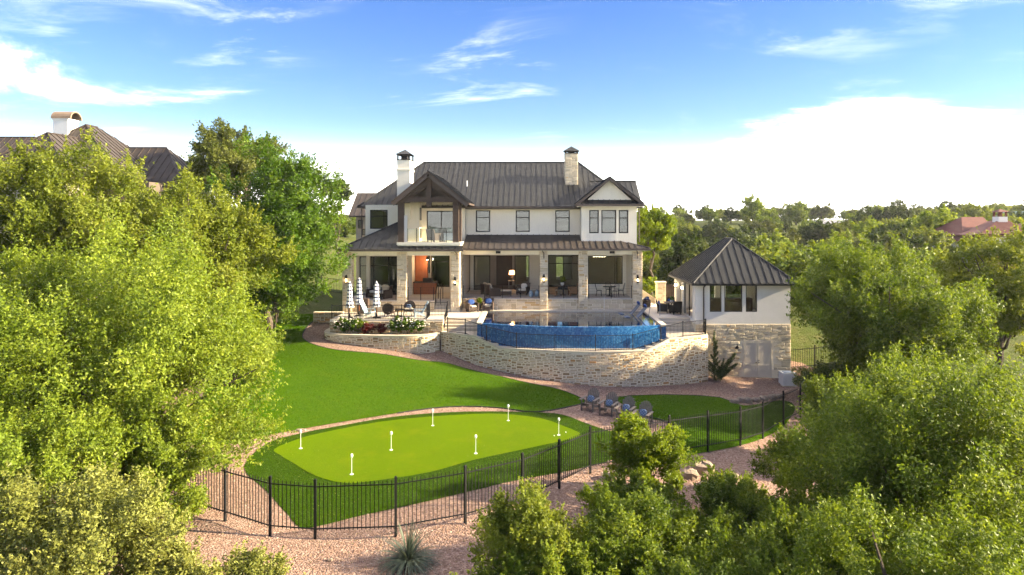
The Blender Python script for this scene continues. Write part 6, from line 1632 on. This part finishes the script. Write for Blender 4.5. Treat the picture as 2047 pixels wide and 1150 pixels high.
sofa(1.8, wicker, cush_cream, 'wicker sofa with cream cushions at the left of the central porch', (-3.05, 52.3, ZP), R(115))
w3 = armchair(wicker, cush_white, cush_white, .85); place(w3, -.55, 52.6, ZP, R(-20), 'dark armchair with white pillows in the central porch', 'chair')
r0 = empty('ottoman', (-1.85, 51.9, ZP), 0, 'low wicker ottoman with cream top in the central porch', 'ottoman')
MB().box(-.42, .42, -.3, .3, .06, .36).build('base', wicker, r0); MB().pillow((0, 0, .42), .82, .58, .13).build('cushion', cush_cream, r0)
for sx in (-1, 1):
    for sy in (-1, 1): MB().box(sx * .38 - .03, sx * .38 + .03, sy * .26 - .03, sy * .26 + .03, 0, .06).build('leg', wicker, r0)
for x, y, lb in ((.05, 51.3, 'pale glass lantern on the porch floor beside the armchair'), (.5, 51.5, 'smaller pale glass jar by the porch column')):
    r0 = empty('glass_jar', (x, y, ZP), 0, lb, 'jar'); MB().lathe([(.12, 0), (.17, .12), (.16, .32), (.09, .42), (.10, .46)], 14).build('body', pale_blue, r0, smooth=True)
    MB().lathe([(.10, .46), (.11, .49), (.03, .52)], 12).build('lid', grey_sling, r0)
r0 = empty('side_table', (-1.55, 57.6, ZP), 0, 'small table holding the lit lamp inside the living room', 'table')
MB().box(-.3, .3, -.3, .3, .62, .67).build('tabletop', room_wall, r0)
for sx in (-1, 1):
    for sy in (-1, 1): MB().box(sx * .26 - .03, sx * .26 + .03, sy * .26 - .03, sy * .26 + .03, 0, .62).build('leg', room_wall, r0)
r0 = empty('table_lamp', (-1.55, 57.6, ZP + .67), 0, 'lit orange table lamp seen through the open porch doors', 'lamp')
MB().lathe([(.12, 0), (.06, .05), (.14, .22), (.04, .4), (.02, .55)], 12).build('lamp_base', room_dark, r0); MB().lathe([(.26, .50), (.20, .85)], 18).build('lamp_shade', shade_lit, r0)
lamp_light('lamp_light', (-1.55, 57.25, ZP + 1.35), 4, r0, (1.0, .6, .3))
# tan wicker dining set in the fourth bay
round_table(.62, .74, room_dark, 'round table with plant in the right-hand porch', (2.5, 52.4, ZP))
t1 = armchair(wicker_tan, cush_cream, None, .68, 'dining_armchair'); place(t1, 1.65, 52.0, ZP, R(75), 'tan wicker dining chair left of the plant table', 'chair', 'tan wicker dining chairs')
t2 = copy_tree(t1); place(t2, 3.3, 52.2, ZP, R(-80), 'tan wicker dining chair right of the plant table', 'chair', 'tan wicker dining chairs')
potted('potted_plant', 'bright yellow green plant in a pale pot on the porch table', (2.45, 52.4, ZP + .74), .14, .22, cush_white, leaf_lime, 202, (.28, .28, .30), 1100)
# black bistro set in the last bay
def bistro_chair():
    r0 = empty('bistro_chair', (0, 0, 0))
    MB().lathe([(.2, .44), (.21, .45), (.2, .47)], 14).build('seat', black_metal, r0)
    q = MB()
    for s in (-1, 1): q.path([(s * .19, .18, .45), (s * .19, .30, .95)], .013)
    q.path([(-.19, .30, .95), (0, .32, 1.0), (.19, .30, .95)], .013)
    for i in range(4): q.tube((-.19, .21 + i * .025, .58 + i * .1), (.19, .21 + i * .025, .58 + i * .1), .011)
    q.build('backrest', black_metal, r0)
    for s in (-1, 1): MB().path([(s * .2, -.18, 0), (s * .17, -.15, .45)], .013).build('leg', black_metal, r0); MB().path([(s * .2, .24, 0), (s * .17, .16, .45)], .013).build('leg', black_metal, r0)
    return r0
round_table(.5, .74, black_metal, 'black metal bistro table by the last porch window', (6.0, 51.7, ZP), 'bistro_table')
b1 = bistro_chair()
for i, (x, y, rz, lb) in enumerate([(6.85, 51.7, R(-90), 'black bistro chair against the end wall'), (5.2, 51.6, R(90), 'black bistro chair left of the bistro table'), (6.0, 52.4, R(0), 'black bistro chair behind the bistro table'), (6.35, 51.05, R(200), 'black bistro chair in front of the bistro table')]):
    c = b1 if i == 0 else copy_tree(b1); place(c, x, y, ZP, rz, lb, 'chair', 'black bistro chairs')
# balcony furniture
bc1 = armchair(wicker, cush_cream, None, .7); place(bc1, -7.0, 49.6, 8.975, R(150), 'wicker armchair behind the balcony glass', 'chair', 'balcony armchairs')
bc2 = armchair(grey_sling, cush_white, None, .62); place(bc2, -5.95, 49.9, 8.975, R(-80), 'pale moulded chair at the right of the balcony', 'chair', 'balcony armchairs')
round_table(.4, .6, room_dark, 'small round table between the balcony chairs', (-6.5, 50.7, 8.975))
# pool loungers
def lounger(mat):
    r0 = empty('pool_lounger', (0, 0, 0)); K = 18; top = []
    for i in range(K + 1):                                         # an S-curved one-piece lounger, head at +X
        t = i / K; x = -.9 + 1.75 * t
        z = .20 + .17 * math.sin(math.pi * min(t / .55, 1)) ** 2 - .05 * math.sin(math.pi * t) + (.78 * ((t - .55) / .45) ** 1.15 if t > .55 else 0); top.append((x, z))
    m = MB()
    for x, z in top:
        for y, dz in ((-.33, 0), (.33, 0), (.33, -.07), (-.33, -.07)): m.v.append((x, y, z + dz))
    for i in range(K):
        for j in range(4): m.f.append((i * 4 + j, i * 4 + 4 + j, i * 4 + 4 + (j + 1) % 4, i * 4 + (j + 1) % 4))
    m.f.append((3, 2, 1, 0)); m.f.append((4 * K, 4 * K + 1, 4 * K + 2, 4 * K + 3)); m.build('shell', mat, r0)
    MB().box(-.85, -.3, -.28, .28, 0, .12).box(.1, .5, -.28, .28, 0, .22).build('foot', mat, r0)
    MB().pillow((.80, 0, 1.03), .16, .5, .22, Matrix.Rotation(-.5, 3, 'Y')).build('head_pillow', cush_blue, r0)
    return r0
l1 = lounger(grey_sling); place(l1, 7.05, 46.6, ZD - .32, R(4), 'grey moulded lounger on the pool shelf nearest the spill edge', 'lounger', 'loungers in the pool')
l2 = copy_tree(l1); place(l2, 6.85, 48.2, ZD - .32, R(4), 'grey moulded lounger on the pool shelf nearest the house', 'lounger', 'loungers in the pool')
hr = MB().path([(8.9, 46.9, ZD), (8.9, 46.9, ZD + .75), (8.7, 46.9, ZD + .9), (8.25, 46.9, ZD + .7), (8.1, 46.9, ZD - .2)], .022).build('pool_handrail', grey_sling); tag(hr, 'slim metal pool handrail at the right edge of the water', 'handrail')
sk = MB().tube((5.4, 49.85, ZD), (5.4, 49.85, ZD + 1.0), .014).build('skimmer_pole', white_paint); tag(sk, 'thin pole standing against the plinth behind the pool', 'pole')
# dining set by the pool house
r0 = round_table(.55, .72, room_dark, 'small dark table among the black chairs beside the pool house', (10.05, 48.6, ZD), 'patio_table')
d1 = armchair(black_metal, cush_white, cush_blue, .62, 'patio_chair')
for i, (x, y, rz, lb) in enumerate([(9.35, 48.3, R(80), 'black patio chair with blue cushion left of the small table'), (10.15, 47.75, R(190), 'black patio chair with blue cushion closest to the pool steps'), (10.25, 49.5, R(0), 'black patio chair with blue cushion behind the small table')]):
    c = d1 if i == 0 else copy_tree(d1); place(c, x, y, ZD, rz, lb, 'chair', 'patio chairs by the pool house')
potted('potted_plant', 'small plant on the table beside the pool house', (10.05, 48.6, ZD + .72), .1, .14, cush_white, leaf_deep, 203, (.18, .18, .15), 500)
# barrel planter / blue tub at the house corner
r0 = empty('blue_tub', (8.75, 51.6, ZD), 0, 'dark tub with blue towels at the right corner of the porch', 'tub')
MB().lathe([(.30, 0), (.36, .2), (.36, .5), (.33, .55), (.29, .55)], 16).build('body', room_dark, r0); MB().pillow((0, 0, .60), .5, .4, .2).pillow((.08, 0, .72), .3, .3, .14).build('towels', pot_blue, r0)
# gate pier and ramp wall behind the pool house
gpz = empty('gate_pier', (10.35, 53.8, ZD), 0, 'square stone gate pier between the house and the pool house', 'pier')
stone_block(gpz, 'shaft', 10.0, 10.68, 53.8, 54.45, 3.7, 5.6, limestone, 'FL', .13, 91, 60); boxpart('cap', gpz, coping_m, 9.93, 10.75, 53.73, 54.52, 5.6, 5.7)
rm = empty('ramp_wall', (9.3, 54.5, ZD), 0, 'sloping tan stone stair wall beside the gate pier', 'wall')
MB().prism([(8.35, 54.4, 3.7), (9.95, 54.4, 3.7), (9.95, 54.4, 4.25), (8.35, 54.4, 5.35)], (0, .3, 0)).build('wall_body', tan_wall, rm, glob=True)
MB().prism([(8.33, 54.35, 5.351), (9.97, 54.35, 4.251), (9.97, 54.35, 4.33), (8.33, 54.35, 5.43)], (0, .4, 0)).build('wall_cap', coping_m, rm, glob=True)
gt = empty('wood_gate', (11.2, 54.2, ZD), 0, 'dark wooden gate panel between the stone pier and pool house', 'gate')
for i in range(7): boxpart('plank', gt, room_dark, 10.76 + i * .17, 10.92 + i * .17, 54.15, 54.2, ZD, ZD + 1.45)
for z in (.25, 1.2): boxpart('gate_rail', gt, room_dark, 10.74, 11.95, 54.205, 54.24, ZD + z, ZD + z + .1)
# utility box
ub = empty('utility_unit', (16.35, 43.4, h1(16.35, 43.4)), 0, 'white air conditioning unit on the gravel by the pool house corner', 'utility unit')
MB().box(-.42, .42, -.4, .4, .04, .82).build('cabinet', unit_white, ub); MB().box(-.46, .46, -.44, .44, 0, .04).build('pad', coping_m, ub)
q = MB()
for i in range(12): q.box(-.36, .36, -.418, -.402, .12 + i * .05, .145 + i * .05)
q.build('grille', unit_white, ub); MB().lathe([(.32, .82), (.32, .85), (.05, .86)], 18).build('fan_guard', grey_sling, ub); MB().path([(-.2, .42, .5), (-.2, .8, .5), (-.2, 1.0, .3)], .03).build('pipe', grey_sling, ub)

# ------------------------------------------------------------------ rocks
def rock(name, label, x, y, s, seed, group=None, sink=.25, flat=.6):
    rng = np.random.default_rng(seed); m = MB(); n, rings = 12, 7
    for j in range(rings + 1):
        ph_ = math.pi * j / rings
        for i in range(n):
            t = 2 * math.pi * i / n; k = 1 + rng.normal() * .07; e = .78
            cx = math.copysign(abs(math.cos(t)) ** e, math.cos(t)); sy = math.copysign(abs(math.sin(t)) ** e, math.sin(t)); sp = math.sin(ph_) ** .55; cz = math.copysign(abs(math.cos(ph_)) ** e, math.cos(ph_))
            m.v.append((s[0] * cx * sp * k, s[1] * sy * sp * k, s[2] * cz * k))
    for j in range(rings):
        for i in range(n): m.f.append((j * n + i, (j + 1) * n + i, (j + 1) * n + (i + 1) % n, j * n + (i + 1) % n))
    o = m.build(name, rock_m); o.location = (x, y, h1(x, y) + s[2] * (1 - sink * 2)); o.rotation_euler.z = rng.uniform(-.4, .4); return tag(o, label, 'rock', group)
RB = [(1468, 806), (1482, 804), (1496, 806), (1511, 803), (1527, 801), (1544, 799), (1560, 796)]
RN = ['end boulder of the row nearest the lawn', 'second boulder of the row from the lawn end', 'third boulder of the row, pale and blocky', 'fourth boulder in the middle of the row', 'fifth boulder of the row under the gravel edge', 'sixth boulder of the row towards the fence', 'last boulder of the row beside the fence']
for i, (px, py) in enumerate(RB):
    x, y = gp(px, py); rock('boulder', RN[i], x, y, (.26, .22, .17 + .03 * (i % 3)), 300 + i, 'boulders edging the gravel', .3)
for i, (px, py, s, lb) in enumerate([(1188, 985, (.45, .35, .22), 'rusty boulder on the slope outside the fence'), (1225, 958, (.35, .3, .2), 'grey boulder above the rusty one on the slope'), (1430, 975, (.6, .4, .15), 'flat pale slab among the bushes below the fence'), (1405, 945, (.45, .4, .28), 'upright tan boulder behind the flat slab'), (1460, 960, (.4, .3, .16), 'tilted boulder at the right of the flat slab'), (1380, 955, (.35, .3, .2), 'rough boulder at the left of the flat slab'),
                                      (602, 862, (.22, .14, .07), 'small flat stone at the gravel strip near the green'), (659, 1122, (.08, .07, .05), 'single orange brown stone lying on the near gravel')]):
    x, y = gp(px, py); rock('boulder', lb, x, y, s, 320 + i, None, .25)

# ------------------------------------------------------------------ loose gravel and grass blades (uncountable)
def stamp(name, V0, F0, P, S_, rot, rnd, mat, label, tilt=None):
    """copies of a small solid stamped into one mesh"""
    n, k = len(P), len(V0); c, s = np.cos(rot)[:, None], np.sin(rot)[:, None]
    v = V0[None] * S_[:, None, :]
    X = v[..., 0] * c - v[..., 1] * s; Yv = v[..., 0] * s + v[..., 1] * c
    V = np.stack([X, Yv, v[..., 2]], -1) + P[:, None, :]
    Fc = (F0[None] + (np.arange(n) * k)[:, None, None]).reshape(-1, F0.shape[1])
    o = link_mesh(name, indexed_mesh(name, V.reshape(-1, 3), Fc, np.repeat(rnd, len(F0)), mat)); return tag(o, label, kind='stuff')
rng = np.random.default_rng(77)
V0 = np.array([(-1, -.6, 0), (.7, -1, .05), (1, .5, 0), (-.5, 1, 0), (.1, .0, .95)], float); F0 = np.array([(0, 1, 4), (1, 2, 4), (2, 3, 4), (3, 0, 4)])
gpoly = smooth_poly(GRAVEL, 3); holes = [smooth_poly(q, 3) for q in (LAWN, FRINGE, LAWN2)]
N = 330000
yy = 12.5 + 33 * rng.random(N) ** 1.7; xx = rng.uniform(-14, 17, N)
ok = inside(gpoly, xx, yy)
for hq in holes: ok &= ~inside(hq, xx, yy)
ok &= ~((yy > arc_wall(xx) - .05) & (xx > -6)) & ~((xx <= -6) & (yy > 43.4)) & (np.abs((xx / yy) * F + CX - 1023) < 1060)
xx, yy = xx[ok][:78000], yy[ok][:78000]; n = len(xx)
sz = (.012 + .03 * rng.random(n) ** 2.5)[:, None] * rng.uniform(.7, 1.3, (n, 3)) * (1 + .25 * (yy[:, None] > 25))
stamp('gravel_stones', V0, F0, np.stack([xx, yy, H(xx, yy) + .010], -1), sz, rng.uniform(0, 6.28, n), rng.random(n), pebble_m, 'loose pink gravel stones on the beds and paths')
def blades(name, poly, dens, h, off, label, seed, excl=None):
    rng = np.random.default_rng(seed); A_ = np.array(poly); x0, y0 = A_.min(0); x1, y1 = A_.max(0)
    n = int((x1 - x0) * (y1 - y0) * dens); x = rng.uniform(x0, x1, n); y = rng.uniform(y0, y1, n); k = inside(poly, x, y)
    if excl is not None: k &= ~inside(excl, x, y)
    x, y = x[k], y[k]; n = len(x); z = H(x, y) + off
    az = rng.uniform(0, 6.28, n); w = rng.uniform(.006, .014, n); hh = h * rng.uniform(.6, 1.3, n); ln = rng.normal(size=(n, 2)) * .5 * hh[:, None]
    a = np.stack([x - np.cos(az) * w, y - np.sin(az) * w, z], -1); b = np.stack([x + np.cos(az) * w, y + np.sin(az) * w, z], -1); c = np.stack([x + ln[:, 0], y + ln[:, 1], z + hh], -1)
    me = fast_mesh(name, np.stack([a, b, c], 1), 3, rng.random(n), grass_blade); return tag(link_mesh(name, me), label, kind='stuff')
blades('grass', smooth_poly(LAWN, 3), 330, .05, .05, 'short grass blades of the large lawn', 1)
blades('grass', smooth_poly(LAWN2, 3), 420, .05, .04, 'short grass blades of the small lawn', 2)
blades('grass', smooth_poly(FRINGE, 3), 500, .028, .03, 'short turf blades of the green collar', 3, smooth_poly(GREEN, 3))
# fallen leaves on the near turf and scattered twigs
n = 1500; xx = rng.uniform(-12, 4, n); yy_all = None; yy = rng.uniform(16, 31, n)
k = ~inside(smooth_poly(LAWN, 3), xx, yy) & ~(inside(smooth_poly(GREEN, 3), xx, yy) & (rng.random(n) < .9)); xx, yy = xx[k], yy[k]; n = len(xx)
P = np.stack([xx, yy, H(xx, yy) + .07], -1); o = np.zeros((n, 3)); o[:, 2] = 1
link_mesh('fallen_leaves', fast_mesh('fallen_leaves', leaves(rng, P, o, .05, .03, None, 1.5, .4), 4, rng.random(n), leaf_silver)); tag(bpy.data.objects['fallen_leaves'], 'scattered pale fallen leaves on the turf', kind='stuff')

# ------------------------------------------------------------------ thin summer haze over the valley
hzb = MB().box(-420, 420, -60, 420, -6, 21.5).build('haze', ground_m); hzb.data.materials.clear()
_hb = NB('air_haze'); _pv = _hb.n('ShaderNodeVolumePrincipled'); _pv.inputs['Density'].default_value = 0.00016; _pv.inputs['Color'].default_value = (0.93, 0.95, 0.98, 1); _pv.inputs['Anisotropy'].default_value = 0.2
_hb.l(_pv.outputs[0], _hb.out.inputs['Volume']); hzb.data.materials.append(_hb.m); tag(hzb, 'thin summer haze over the valley', kind='stuff')
